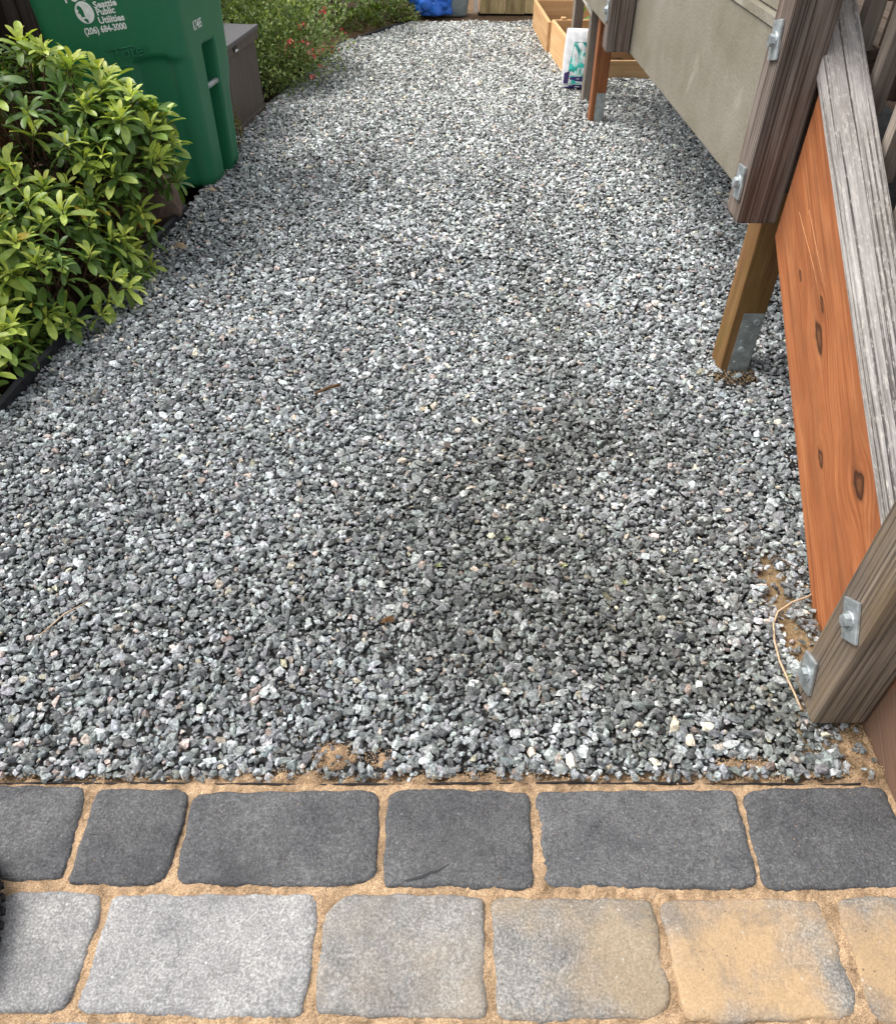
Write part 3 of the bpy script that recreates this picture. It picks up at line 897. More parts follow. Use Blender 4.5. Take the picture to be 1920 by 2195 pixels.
patch("dirt_patch", [(-1.6, 5.5), (-0.82, 5.45), (-0.71, 5.86), (-0.48, 6.16), (-0.28, 6.45), (-1.4, 6.6)], -0.012, M_DIRT, "bare brown dirt beside the far left edge of the gravel")
patch("soil_strip", [(-0.27, 6.47), (1.2, 6.47), (1.2, 7.3), (-0.27, 7.3)], -0.008, M_DIRT, "brown soil strip below the old plank wall")
patch("sandy_ground", [(0.66, 0.665), (1.3, 0.665), (1.3, 1.25), (0.70, 1.25), (0.68, 0.9)], -0.003, M_SANDY, "bare sandy dirt around the foot of the stairs")

# ------------------------------------------------------------------ right: raised deck wall, stairs, posts
def line_x(y):
    """outer face of the deck's side wall"""
    return 0.795 - 0.044 * (y - 1.9)


LDIR = Vector((-0.044, 1.0, 0)).normalized()


def washer(parent, M):
    """rectangular plate washer with a hex bolt head; local z points out of the timber"""
    pl = mobj("washer_plate", box_mesh("washer_plate", (0.046, 0.074, 0.007), M_GALV, 0.0018), parent, M @ Matrix.Translation((0, 0, 0.0035)))
    bm = bmesh.new()
    bmesh.ops.create_cone(bm, cap_ends=True, segments=6, radius1=0.0125, radius2=0.0120, depth=0.010, matrix=Matrix.Translation((0, 0, 0.0135)))
    bmesh.ops.create_cone(bm, cap_ends=True, segments=16, radius1=0.017, radius2=0.016, depth=0.003, matrix=Matrix.Translation((0, 0, 0.0085)))
    me = bpy.data.meshes.new("bolt"); bm.to_mesh(me); bm.free(); me.materials.append(M_GALV)
    mobj("bolt", me, pl, M)
    return pl


def face_mat(p, rot=0.0):
    """frame on a face that looks towards -X: local y up, local z outwards"""
    M = Matrix(((0, 0, -1, p[0]), (-1, 0, 0, p[1]), (0, 1, 0, p[2]), (0, 0, 0, 1)))
    return M @ Matrix.Rotation(rot, 4, 'Z')


def post(name, x0, y0, z0, z1, w, mat, parent):
    return board(name, (x0 + w / 2, y0 + w / 2, z0), (x0 + w / 2, y0 + w / 2, z1), w, w, mat, parent, bevel=0.006, wob=0.0015)


deck = empty("deck", (1.3, 3.2, 0), "raised deck with taupe panel side and grey bolted posts", "deck")


def panel(name, y0, y1, z0, z1, off, th, mat):
    x0, x1 = line_x(y0) + off, line_x(y1) + off
    o = board(name, (x0 + th / 2, y0, (z0 + z1) / 2), (x1 + th / 2, y1, (z0 + z1) / 2), th, z1 - z0, mat, deck, bevel=0.002, wob=0)
    return o


panel("side_panel", 1.90, 3.50, 0.503, 0.868, 0.0, 0.016, M_PANEL)
panel("side_panel", 3.51, 4.80, 0.490, 0.868, 0.002, 0.016, M_PANEL)
panel("trim_strip", 1.90, 4.80, 0.872, 0.895, -0.006, 0.024, M_PANEL)
panel("upper_panel", 1.90, 4.80, 0.899, 1.15, 0.012, 0.016, M_PANEL)
panel("rim_joist", 1.92, 4.80, 0.56, 0.84, 0.030, 0.038, M_BROWNW)
for k in range(11):
    x = 0.86 + k * 0.142
    board("deck_plank", (x + 0.02, 1.92, 0.86), (x - 0.10, 4.9, 0.86), 0.135, 0.03, M_BROWNW, deck)
for y in (2.5, 3.1, 3.7, 4.3):
    board("joist", (line_x(y) + 0.06, y, 0.70), (2.4, y, 0.70), 0.038, 0.18, M_BROWNW, deck)

p2 = post("post", 0.700, 1.822, 0.526, 1.62, 0.096, M_POSTW, deck)
tag(p2, "grey brown post with two bolted washer plates above the mossy leg")
washer(p2, face_mat((0.700, 1.866, 0.905), 0.25))
washer(p2, face_mat((0.700, 1.862, 0.610), 0.12))
p1 = post("post", line_x(3.5) - 0.096, 3.475, 0.505, 1.5, 0.094, M_POSTW, deck)
washer(p1, face_mat((line_x(3.5) - 0.096, 3.52, 0.64), 0.0))

leg = board("leg", (0.868, 2.015, -0.03), (0.868, 2.015, 0.56), 0.088, 0.088, M_MOSS, deck, bevel=0.005)
tag(leg, "mossy treated timber leg with galvanised bracket")
br = mobj("bracket", box_mesh("bracket", (0.060, 0.004, 0.20), M_GALVD, 0.001), leg, Matrix.Translation((0.878, 1.969, 0.098)))
for (x, z, r_, h_) in ((0.012, 0.075, 0.010, 0.008), (-0.008, -0.015, 0.010, 0.008), (-0.012, 0.058, 0.004, 0.004), (-0.016, 0.012, 0.004, 0.004), (-0.018, -0.06, 0.004, 0.004), (0.014, 0.03, 0.004, 0.004)):
    bm = bmesh.new()
    bmesh.ops.create_cone(bm, cap_ends=True, segments=8, radius1=r_, radius2=r_ * 0.85, depth=h_)
    me = bpy.data.meshes.new("bolt"); bm.to_mesh(me); bm.free(); me.materials.append(M_GALV)
    mobj("bolt", me, leg, Matrix.Translation((0.878 + x, 1.967 - h_ / 2, 0.098 + z)) @ Matrix.Rotation(math.pi / 2, 4, 'X'))
leg2 = board("leg", (0.762, 4.275, -0.03), (0.762, 4.275, 0.70), 0.072, 0.072, M_CEDARL, deck, bevel=0.005)
tag(leg2, "orange stained leg with dull bracket at its foot")
mobj("bracket", box_mesh("bracket", (0.045, 0.004, 0.16), M_GALVD, 0.001), leg2, Matrix.Translation((0.772, 4.236, 0.065)))

# weathered support frame below the far end of the deck
sup = empty("support_frame", (0.77, 4.9, 0), "old grey timber support frame beside the planters", "frame")
board("upright", (0.768, 4.64, -0.02), (0.768, 4.64, 0.47), 0.055, 0.085, M_OLDGREY, sup)
board("upright", (0.775, 5.35, -0.02), (0.775, 5.35, 0.40), 0.055, 0.085, M_OLDGREY, sup)
board("top_rail", (0.752, 4.60, 0.445), (0.757, 5.40, 0.445), 0.030, 0.085, M_PEEL, sup)

# stairs
stairs = empty("stairs", (0.85, 1.2, 0), "timber stairs with orange stringer and silver grey cap board", "stairs")
SL = math.radians(33.6)
FY = 1.048
kz = (1.805 - FY) * math.tan(SL)
Wp = 0.262
hv = Wp / math.cos(SL)
hx = Wp / math.sin(SL)


def on_x(px, py, x):
    d = ray(px, py); t = x / d[0]; return Vector((x, d[1] * t, CAM_H + d[2] * t))


tA, tB = on_x(1879, 1030, 0.795), on_x(1773, 300, 0.795)
tsl = (tB.z - tA.z) / (tB.y - tA.y)
SLT = math.atan(tsl)
def top_z(y): return tA.z + tsl * (y - tA.y)
prof = [(FY, 0.0), (1.805, kz), (1.805, top_z(1.805)), (0.56, top_z(0.56)), (0.56, 0.0)]
# local frame of the stringer: x down the slope, y across the board, z outwards (-X)
cM = Matrix(((0, 0, -1, 0.795), (-math.cos(SL), -math.sin(SL), 0, 1.4), (-math.sin(SL), math.cos(SL), 0, 0.30), (0, 0, 0, 1)))
inv = cM.inverted()
lv = [inv @ Vector((0.795, y, z)) for y, z in prof]
V = [(v.x, v.y, 0) for v in lv] + [(v.x, v.y, -0.038) for v in lv]
nP = len(prof)
Fc = [tuple(range(nP)), tuple(range(nP, 2 * nP))[::-1]] + [(i, i + nP, (i + 1) % nP + nP, (i + 1) % nP) for i in range(nP)]


def knot_at(px, py, rx, ry):
    d = ray(px, py); t = 0.795 / d[0]
    p = inv @ Vector((0.795, d[1] * t, CAM_H + d[2] * t))
    return (p.x, p.y, rx, ry)


KN = [knot_at(1753, 722, 0.090, 0.036), knot_at(1757, 982, 0.050, 0.024), knot_at(1838, 1038, 0.070, 0.050), knot_at(1714, 590, 0.035, 0.012), knot_at(1760, 650, 0.05, 0.014)]
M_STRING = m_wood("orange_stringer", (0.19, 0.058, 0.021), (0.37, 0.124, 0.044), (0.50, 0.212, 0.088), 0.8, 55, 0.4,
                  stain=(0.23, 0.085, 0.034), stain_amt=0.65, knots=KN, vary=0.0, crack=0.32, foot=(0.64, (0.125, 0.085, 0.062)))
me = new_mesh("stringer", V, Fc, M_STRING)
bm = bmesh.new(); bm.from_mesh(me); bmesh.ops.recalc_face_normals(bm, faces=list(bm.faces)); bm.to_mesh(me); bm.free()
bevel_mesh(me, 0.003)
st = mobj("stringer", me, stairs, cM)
tag(st, "orange stained stringer board with dark knots")
M_SCR = m_simple("bare_scratch", (0.60, 0.29, 0.13), 0.7, 0, 60, 0.2, 0)
for pts in (((1712, 455), (1742, 570), (1752, 620)), ((1733, 450), (1752, 548), (1768, 620))):
    tube("scratch", [on_x(px, py, 0.7947) for px, py in pts], 0.0006, M_SCR, st, 4)
# silver-grey cap board lying on the stringer's top edge
up = Vector((0, -math.sin(SLT), math.cos(SLT)))
ta = Vector((0, math.cos(SLT), math.sin(SLT)))
top0 = Vector((0, tA.y, tA.z)) + up * 0.021
c0 = top0 - ta * 0.50 + Vector((0.834, 0, 0)); c1 = top0 + ta * 1.60 + Vector((0.834, 0, 0))
cap = board("cap_board", c0, c1, 0.092, 0.040, M_GREYW, stairs, zhint=up, bevel=0.004)
tag(cap, "silver grey weathered cap board with pale lichen")
for i, t_ in enumerate((0.36, 0.53, 0.70, 0.87, 1.04)):
    b = top0 + ta * t_
    board("baluster", (0.906 + 0.002 * i, b.y, b.z - 0.06), (0.906 + 0.002 * i, b.y, b.z + 0.9), 0.036, 0.036, M_OLDGREY, stairs)
# treads and risers behind
for i in range(3):
    y = 0.78 + i * 0.29; z = 0.17 + i * 0.19
    board("tread", (0.885, y + 0.13, z), (2.0, y + 0.13, z), 0.29, 0.035, M_GREYW if i < 1 else M_BROWNW, stairs)
    board("riser", (0.885, y + 0.012, z - 0.11), (2.0, y + 0.012, z - 0.11), 0.02, 0.15, M_BROWNW, stairs)
tread = board("half_tread", (0.884, 1.30, 0.515), (1.6, 1.30, 0.515), 0.25, 0.038, M_GREYW, stairs)
for k in range(7):
    board("side_slat", (1.02, 1.32 + k * 0.125, 0.52 + 0.07 * k), (1.02, 1.32 + k * 0.125, 1.7), 0.118, 0.02, M_BROWNW, stairs)
p3 = post("post", 0.690, 0.763, 0.014, 1.15, 0.101, M_POSTN, stairs)
tag(p3, "dirty grey post with two plate washers near the ground")
washer(p3, face_mat((0.690, 0.806, 0.278), 0.62))
washer(p3, face_mat((0.690, 0.832, 0.082), 0.35))

# ------------------------------------------------------------------ left: fence, cart, storage box, rock
fence = empty("fence", (-1.97, 4.4, 0), "dark stained plank fence behind the green cart", "fence")
y = 2.0; k = 0
while y < 6.9:
    w = 0.135 + 0.01 * random.random()
    mat = M_FENCEO if y + w < 3.70 else M_FENCE
    x = -1.97 + random.uniform(-0.006, 0.006)
    board("plank", (x, y + w / 2, -0.03), (x, y + w / 2, 1.5), 0.02, w - 0.006, mat, fence, wob=0.0015)
    y += w; k += 1
board("fence_post", (-1.93, 3.86, -0.05), (-1.93, 3.86, 1.55), 0.09, 0.09, M_FENCE, fence)
board("fence_rail", (-2.02, 2.0, 0.4), (-2.02, 6.9, 0.4), 0.04, 0.09, M_FENCE, fence)

# green wheeled cart, tapered with rounded corners
cart = empty("yard_waste_cart", (-1.22, 3.5, 0), "green plastic wheeled cart with white utility lettering behind the leafy shrub", "cart")
BOT = [(-1.455, 3.235), (-1.045, 3.365), (-0.965, 3.70), (-1.37, 3.73)]   # near-left, near-right, far-right, far-left
TOPC = [(-1.515, 3.175), (-1.035, 3.325), (-0.935, 3.765), (-1.42, 3.80)]
BOT = [BOT[0]] + [(x + 0.024, y) for x, y in BOT[1:]]; TOPC = [TOPC[0]] + [(x + 0.024, y) for x, y in TOPC[1:]]
NS, NC, ZT = 54, 8, 0.96


def cart_ring(z):
    f = z / ZT
    c = [((1 - f) * b[0] + f * t[0], (1 - f) * b[1] + f * t[1]) for b, t in zip(BOT, TOPC)]
    pts = []
    rad = 0.055 + 0.01 * f
    for i in range(4):
        p, a, b = Vector(c[i]), Vector(c[(i + 1) % 4]), Vector(c[i - 1])
        da, db = (a - p).normalized(), (b - p).normalized()
        s0, s1 = p + db * rad, p + da * rad
        for k in range(NC):
            t = k / NC
            q = s0 * (1 - t) ** 2 + p * 2 * t * (1 - t) + s1 * t ** 2
            pts.append((q.x, q.y, i, -1 + t))
        nb = Vector(c[(i + 1) % 4]); e1 = nb + (p - nb).normalized() * rad
        for k in range(NS):
            t = k / NS
            q = s1 * (1 - t) + e1 * t
            pts.append((q.x, q.y, i, t))
    return c, pts


def sstep(a, b, x):
    t = min(1, max(0, (x - a) / (b - a))); return t * t * (3 - 2 * t)


def side_nrm(c, i):
    a, b = Vector(c[i]), Vector(c[(i + 1) % 4]); d = (b - a).normalized()
    return Vector((d.y, -d.x))


def cart_inset(i, t, z):
    d = 0.0
    if i == 0:          # lettered side: lower right quarter steps in below a shoulder
        top = 0.515 + 0.012 * math.sin(max(0, t - .6) * 6)
        d += 0.022 * sstep(0.60, 0.68, t) * (1 - sstep(top - 0.012, top + 0.006, z))
        d += 0.004 * math.sin(z * 9) * 0.3
    if i == 1 and t < 0: # corner next to it, blend the step out
        d += 0.022 * (1 - sstep(0.50, 0.52, z)) * (-t) ** 1
    if i == 1 and t >= 0:  # front: tall grab recess
        d += 0.075 * sstep(0.30, 0.36, t) * (1 - sstep(0.66, 0.72, t)) * (1 - sstep(0.505, 0.53, z))
        d += 0.022 * sstep(0.72, 0.76, t) * (1 - sstep(0.28, 0.42, z))
    return d


ZS = list(np.concatenate([[0.0, 0.006, 0.016, 0.03], np.linspace(0.05, ZT, 78)]))
V, Fc = [], []
for z in ZS:
    c, ring = cart_ring(z)
    base_in = 0.03 * (1 - sstep(0.0, 0.03, z)) ** 1.5
    cx = sum(p[0] for p in c) / 4; cy = sum(p[1] for p in c) / 4
    for (x, y, i, t) in ring:
        nrm = side_nrm(c, i)
        if t < 0:
            n0 = side_nrm(c, i - 1); tt = 1 + t
            nrm = (n0 * (1 - tt) + nrm * tt).normalized()
        d = cart_inset(i, t, z) + base_in
        if i == 2 and t < 0: d = cart_inset(1, 1.0, z) * (-t) + base_in
        V.append((x - nrm.x * d, y - nrm.y * d, z))
m = len(cart_ring(0.1)[1])
for l in range(len(ZS) - 1):
    for i in range(m):
        j = (i + 1) % m
        Fc.append((l * m + i, l * m + j, (l + 1) * m + j, (l + 1) * m + i))
Fc.append(tuple(range(m))[::-1]); Fc.append(tuple(range((len(ZS) - 1) * m, len(ZS) * m)))
body = mobj("body", new_mesh("body", V, Fc, M_BIN, True), cart)
# lid
lidc, lidr = cart_ring(ZT)
V, Fc = [], []
lc = (sum(p[0] for p in lidc) / 4, sum(p[1] for p in lidc) / 4)
prof_l = [(1.05, 0.945), (1.06, 0.96), (1.06, 0.985), (1.03, 1.0), (0.85, 1.03), (0.4, 1.045)]
for s, z in prof_l:
    for (x, y, i, t) in lidr: V.append((lc[0] + (x - lc[0]) * s, lc[1] + (y - lc[1]) * s, z))
for l in range(len(prof_l) - 1):
    for i in range(m):
        j = (i + 1) % m; Fc.append((l * m + i, l * m + j, (l + 1) * m + j, (l + 1) * m + i))
Fc.append(tuple(range((len(prof_l) - 1) * m, len(prof_l) * m)))
mobj("lid", new_mesh("lid", V, Fc, M_BIN, True), cart)


def on_cart(side, s, z, off=0.0018):
    c, ring = cart_ring(z)
    i0 = side * (NC + NS) + NC
    t = min(max(s, 0), 0.999) * (NS - 1); k = int(t); f = t - k
    a, b = ring[i0 + k], ring[i0 + k + 1]
    x, y = a[0] * (1 - f) + b[0] * f, a[1] * (1 - f) + b[1] * f
    nrm = side_nrm(c, side)
    d = off - cart_inset(side, s, z)
    return (x + nrm.x * d, y + nrm.y * d, z)


def side_len(side, z):
    c, _ = cart_ring(z); return (Vector(c[side]) - Vector(c[(side + 1) % 4])).length - 0.12


def find_sz(side, px, py):
    """where on the cart's side a photo point lies"""
    best = (1e18, 0.5, 0.6); hs_, hz_ = 0.5, 0.3
    for rnd in range(3):
        _, sc0, zc0 = best
        for s in np.linspace(sc0 - hs_, sc0 + hs_, 21):
            for z in np.linspace(zc0 - hz_, zc0 + hz_, 21):
                p = on_cart(side, s, z)
                dp = p[1] * math.cos(PITCH) - (p[2] - CAM_H) * math.sin(PITCH); upv = p[1] * math.sin(PITCH) + (p[2] - CAM_H) * math.cos(PITCH)
                e = (960 + F * p[0] / dp - px) ** 2 + (1097.5 - F * upv / dp - py) ** 2
                if e < best[0]: best = (e, s, z)
        hs_ *= 0.12; hz_ *= 0.12
    return best[1], best[2]


def text_arrays(txt, bold=0.0, ext=0.0):
    cu = bpy.data.curves.new("t", 'FONT'); cu.body = txt; cu.size = 1.0; cu.resolution_u = 3; cu.offset = bold; cu.extrude = ext
    o = bpy.data.objects.new("t", cu); col.objects.link(o)
    dg = bpy.context.evaluated_depsgraph_get(); me = o.evaluated_get(dg).to_mesh()
    v = [tuple(p.co) for p in me.vertices]; f = [tuple(p.vertices) for p in me.polygons]
    o.evaluated_get(dg).to_mesh_clear(); bpy.data.objects.remove(o); bpy.data.curves.remove(cu)
    return v, f


def decal(name, v, f, side, s0, z0, sc, ang, mat, parent, off=0.0018, xs=1.0):
    ca, sa = math.cos(ang), math.sin(ang); Ls = side_len(side, z0)
    out = []
    for p in v:
        x, y = p[0] * sc * xs, p[1] * sc
        xr, yr = x * ca - y * sa, x * sa + y * ca
        out.append(on_cart(side, s0 + xr / Ls, z0 + yr, off + p[2] * sc))
    return mobj(name, new_mesh(name, out, f, mat), parent)


ANG = 0.075
for txt, px, py, hpx, wpx in (("Seattle", 203, 18, 13, 44), ("Public", 209, 33, 13, 36), ("Utilities", 214, 51, 13, 50), ("(206) 684-3000", 184, 75, 13, 82), ("FOOD", 140, 6, 30, 62)):
    v, f = text_arrays(txt, 0.03)
    s0, zz = find_sz(0, px, py)
    w = max(p[0] for p in v)
    sc = hpx / 630.0 * 1.42
    xs = (wpx / 530.0) / (w * sc)
    decal("lettering", v, f, 0, s0, zz, sc, ANG, M_PRINT, body, 0.0016, xs)
# round emblem: white disc with a green profile cut-out
s0, zz = find_sz(0, 182, 27)
nv = 40
v = [(0, 0, 0)] + [(0.040 * math.cos(2 * math.pi * k / nv), 0.044 * math.sin(2 * math.pi * k / nv), 0) for k in range(nv)]
f = [(0, k + 1, (k + 1) % nv + 1) for k in range(nv)]
em = decal("emblem", v, f, 0, s0, zz, 0.80, ANG, M_PRINT, body, 0.0016)
v = [(-0.024, 0.026, 0), (-0.016, 0.030, 0), (-0.008, 0.022, 0), (-0.004, 0.008, 0), (-0.005, -0.008, 0), (-0.004, -0.016, 0), (-0.019, -0.016, 0), (-0.021, -0.004, 0), (-0.029, 0.002, 0), (-0.025, 0.008, 0), (-0.022, 0.010, 0), (-0.028, 0.018, 0)]
decal("emblem_profile", v, [tuple(range(len(v)))[::-1]], 0, s0, zz, 0.80, ANG, M_BIN, em, 0.0030)
v = [(-0.016, -0.026, 0), (-0.006, -0.022, 0), (0.002, -0.026, 0), (0.004, -0.040, 0), (-0.004, -0.041, 0)]
decal("emblem_profile", v, [tuple(range(len(v)))[::-1]], 0, s0, zz, 0.80, ANG, M_BIN, em, 0.0030)
# moulded maker's panel: raised rails and raised letters in the cart's own green
v, f = text_arrays("Toter", 0.01, 0.12)
s0, zz = find_sz(0, 246, 128)
decal("moulded_lettering", v, f, 0, s0, zz, 0.058, ANG, M_BIN, body, 0.0015)


def rail(px0, py0, px1, py1):
    a = find_sz(0, px0, py0); b = find_sz(0, px1, py1)
    pts = [on_cart(0, a[0] + (b[0] - a[0]) * t, a[1] + (b[1] - a[1]) * t, 0.001) for t in np.linspace(0, 1, 8)]
    tube("moulded_rail", pts, 0.003, M_BIN, body)


rail(228, 110, 286, 99); rail(258, 143, 300, 135); rail(286, 99, 294, 118)
# serial number on the front
v, f = text_arrays("K7485", 0.012)
s0, zz = find_sz(1, 416, 66)
decal("serial_number", v, f, 1, max(0.04, s0), zz, 0.045, 0.02, M_PRINT, body, 0.0022, 0.62)
v = [(-0.02, -0.012, 0), (0.135, -0.012, 0), (0.135, 0.042, 0), (-0.02, 0.042, 0)]
# metal grab bar across the front recess
a = on_cart(1, 0.26, 0.375, -0.012); b = on_cart(1, 0.76, 0.375, -0.012)
tube("grab_bar", [a, tuple((p + q) / 2 for p, q in zip(a, b)), b], 0.011, M_GALV, cart, 10)
for yy in (3.42, 3.62):
    bm = bmesh.new()
    bmesh.ops.create_cone(bm, cap_ends=True, segments=24, radius1=0.12, radius2=0.12, depth=0.05)
    me = bpy.data.meshes.new("wheel"); bm.to_mesh(me); bm.free(); me.materials.append(M_RUBBER)
    mobj("wheel", me, cart, Matrix.Translation((-1.47, yy + (0.28 if yy > 3.5 else -0.16), 0.12)) @ Matrix.Rotation(math.pi / 2, 4, 'X'))

# storage box
sb = empty("storage_box", (-1.3, 4.15, 0), "dark brown wood-grain resin storage box beside the red flowering bush", "storage box")
bxM = Matrix.Translation((-0.975, 4.48, 0)) @ Matrix.Rotation(math.radians(-9), 4, 'Z')
mobj("body", box_mesh("body", (0.56, 0.80, 0.335), M_BOXP, 0.012), sb, bxM @ Matrix.Translation((-0.285, -0.41, 0.1675)))
mobj("lid_rim", box_mesh("lid_rim", (0.59, 0.83, 0.05), M_BOXP, 0.008), sb, bxM @ Matrix.Translation((-0.283, -0.41, 0.357)))
ld = mobj("lid", box_mesh("lid", (0.57, 0.81, 0.014), M_BOXLID, 0.005), sb, bxM @ Matrix.Translation((-0.283, -0.41, 0.388)))
mobj("lid_lip", box_mesh("lid_lip", (0.028, 0.83, 0.022), M_BOXLID, 0.006), sb, bxM @ Matrix.Translation((0.004, -0.41, 0.384)))
mobj("base_rim", box_mesh("base_rim", (0.575, 0.815, 0.035), M_BOXP, 0.006), sb, bxM @ Matrix.Translation((-0.284, -0.41, 0.016)))
mobj("latch", box_mesh("latch", (0.008, 0.045, 0.02), M_EDGE, 0.002), sb, bxM @ Matrix.Translation((0.0135, -0.33, 0.360)))
mobj("latch_plate", box_mesh("latch_plate", (0.006, 0.030, 0.008), M_PRINT, 0.001), sb, bxM @ Matrix.Translation((0.0165, -0.325, 0.353)))


def rock(name, loc, sx, sy, sz, seed, mat, label, cat, rotz=0.0, group=None):
    bm = bmesh.new()
    bmesh.ops.create_icosphere(bm, subdivisions=3, radius=1.0)
    r = np.random.default_rng(seed)
    planes = [(Vector(r.normal(size=3)).normalized(), r.uniform(0.55, 0.9)) for _ in range(11)]
    for v in bm.verts:
        p = v.co.copy()
        for nrm, d in planes:
            e = p.dot(nrm) - d
            if e > 0: p -= nrm * e * 0.92
        p *= 1 + 0.03 * math.sin(p.x * 13 + seed) * math.sin(p.y * 11)
        v.co = Vector((p.x * sx, p.y * sy, p.z * sz))
    me = bpy.data.meshes.new(name); bm.to_mesh(me); bm.free(); me.materials.append(mat)
    o = mobj(name, me, None, Matrix.Translation(loc) @ Matrix.Rotation(rotz, 4, 'Z'))
    return tag(o, label, cat, group)


rock("rock", (-1.155, 3.08, 0.05), 0.10, 0.11, 0.135, 5, M_ROCK, "brown broken rock between the leafy shrub and the green cart", "rock", 0.4)
rock("rock", (-1.235, 3.19, 0.09), 0.07, 0.05, 0.10, 9, M_ROCK, "smaller pale rock behind the brown rock by the cart", "rock", 0.1)

# ------------------------------------------------------------------ foliage helpers
def leaf_shape(half_w, droop, fold, widths, stations):
    """one leaf along +X of length 1, folded along the midrib, drooping at the tip"""
    V, T = [], []
    for t, w in zip(stations, widths):
        z = 0.10 * math.sin(t * 2.0) - droop * t * t
        hw = w * half_w
        V += [(t, -hw, z + fold * hw), (t, 0, z), (t, hw, z + fold * hw)]
    for i in range(len(stations) - 1):
        a = i * 3
        T += [(a, a + 3, a + 4), (a, a + 4, a + 1), (a + 1, a + 4, a + 5), (a + 1, a + 5, a + 2)]
    return np.array(V), np.array(T)


ST = [0.0, 0.12, 0.32, 0.55, 0.76, 0.91, 1.0]
WD = [0.10, 0.30, 0.68, 0.95, 1.0, 0.66, 0.06]
LEAVES = [leaf_shape(0.155, d, f, WD, ST) for d, f in ((0.05, 0.35), (0.22, 0.30), (0.40, 0.25), (0.12, 0.55))]
SMALL = [leaf_shape(0.24, d, f, [0.15, 0.9, 0.95, 0.1], [0, 0.35, 0.68, 1.0]) for d, f in ((0.1, 0.3), (0.3, 0.2))]


def frames(dirs, twist):
    """rotation matrices whose x axis follows dirs, z roughly up, rolled by twist"""
    d = dirs / np.linalg.norm(dirs, axis=1, keepdims=True)
    upv = np.tile(np.array([0.0, 0.0, 1.0]), (len(d), 1)); flat = np.abs(d[:, 2]) > 0.97
    upv[flat] = (0.3, 1.0, 0)
    y = np.cross(upv, d); y /= np.linalg.norm(y, axis=1, keepdims=True)
    z = np.cross(d, y)
    c, s = np.cos(twist)[:, None], np.sin(twist)[:, None]
    y2 = y * c + z * s; z2 = -y * s + z * c
    return np.stack([d, y2, z2], 2)


def join_leaves(pos, R_, sc, colr, kinds, shapes):
    Vs, Ts, Cs = [], [], []; off = 0
    for k, (V, T) in enumerate(shapes):
        ii = np.where(kinds == k)[0]
        if not len(ii): continue
        P = np.einsum('nij,vj->nvi', R_[ii], V) * sc[ii][:, None, None] + pos[ii][:, None]
        m = len(V)
        Vs.append(P.reshape(-1, 3)); Cs.append(np.repeat(colr[ii], m, axis=0))
        Ts.append((T[None] + (np.arange(len(ii)) * m)[:, None, None]).reshape(-1, 3) + off); off += len(ii) * m
    return np.concatenate(Vs), np.concatenate(Ts), np.concatenate(Cs)


# ------------------------------------------------------------------ leafy shrub in the left bed (whorls of long leaves)
LOBES = [((-1.42, 2.80, 0.20), (0.36, 0.38, 0.45)), ((-1.72, 2.75, 0.17), (0.40, 0.42, 0.44)), ((-1.63, 2.25, 0.08), (0.36, 0.36, 0.33)),
         ((-1.34, 2.42, 0.08), (0.25, 0.33, 0.27)), ((-1.47, 1.92, 0.02), (0.19, 0.26, 0.18)), ((-1.20, 2.82, 0.33), (0.22, 0.24, 0.20)), ((-1.475, 1.80, 0.00), (0.15, 0.20, 0.13))]


def lobe_depth(p):
    """>1 outside every lobe, smaller inside"""
    q = np.full(len(p), 9.0)
    for c, r in LOBES:
        q = np.minimum(q, np.sqrt((((p - np.array(c)) / np.array(r)) ** 2).sum(1)))
    return q


tips, dirs, lev = [], [], []
for (c, r), cnt in zip(LOBES, (195, 165, 180, 135, 85, 95, 60)):
    d = rng.normal(size=(cnt * 5, 3)); d /= np.linalg.norm(d, axis=1, keepdims=True)
    d = d[d[:, 2] > -0.55][:cnt * 2]
    for depth, part in ((1.0, 0.58), (0.80, 0.42)):
        k = int(len(d) * part) // 1
        dd = d[:k] if depth == 1.0 else d[-k:]
        p = np.array(c) + dd * np.array(r) * (depth + rng.normal(0, 0.085, (len(dd), 1)))
        g = lobe_depth(p)
        keep = (g > (0.93 if depth == 1.0 else 0.70)) & (p[:, 2] > 0.015)
        nrm = dd / np.array(r); nrm /= np.linalg.norm(nrm, axis=1, keepdims=True)
        tips.append(p[keep]); dirs.append((nrm * 0.75 + np.array([0, 0, 0.55]))[keep]); lev.append(np.full(keep.sum(), 1 if depth == 1.0 else 0))
for k in range(70):       # long shoots standing proud of the mass
    c, r = LOBES[k % len(LOBES)]
    d = rng.normal(size=3) * np.array([1, 1, 0.5]) + np.array([0.1, -0.1, 0.75]); d /= np.linalg.norm(d)
    p = np.array(c) + d * np.array(r) + np.array([d[0] * .3, d[1] * .3, 1.0]) * rng.uniform(0.01, 0.085)
    if lobe_depth(p[None])[0] > 0.98:
        tips.append(p[None]); dirs.append((d * 0.4 + np.array([0, 0, 0.9]))[None]); lev.append(np.array([2]))
tips = np.concatenate(tips); dirs = np.concatenate(dirs); lev = np.concatenate(lev)
vis = (tips[:, 0] > -2.02) & ~((tips[:, 0] > -1.22) & (tips[:, 2] < 0.235) & (tips[:, 1] > 2.72))
vis &= ~((lev < 2) & (vnoise(tips[:, 0] * 1.0 + 3, tips[:, 1] + tips[:, 2] * 1.4 + 5, 9.0, 12) < 0.20))
tips, dirs, lev = tips[vis], dirs[vis], lev[vis]
dirs += rng.normal(0, 0.22, dirs.shape); dirs /= np.linalg.norm(dirs, axis=1, keepdims=True)
LP, LD, LS, LC, LK, LTW = [], [], [], [], [], []
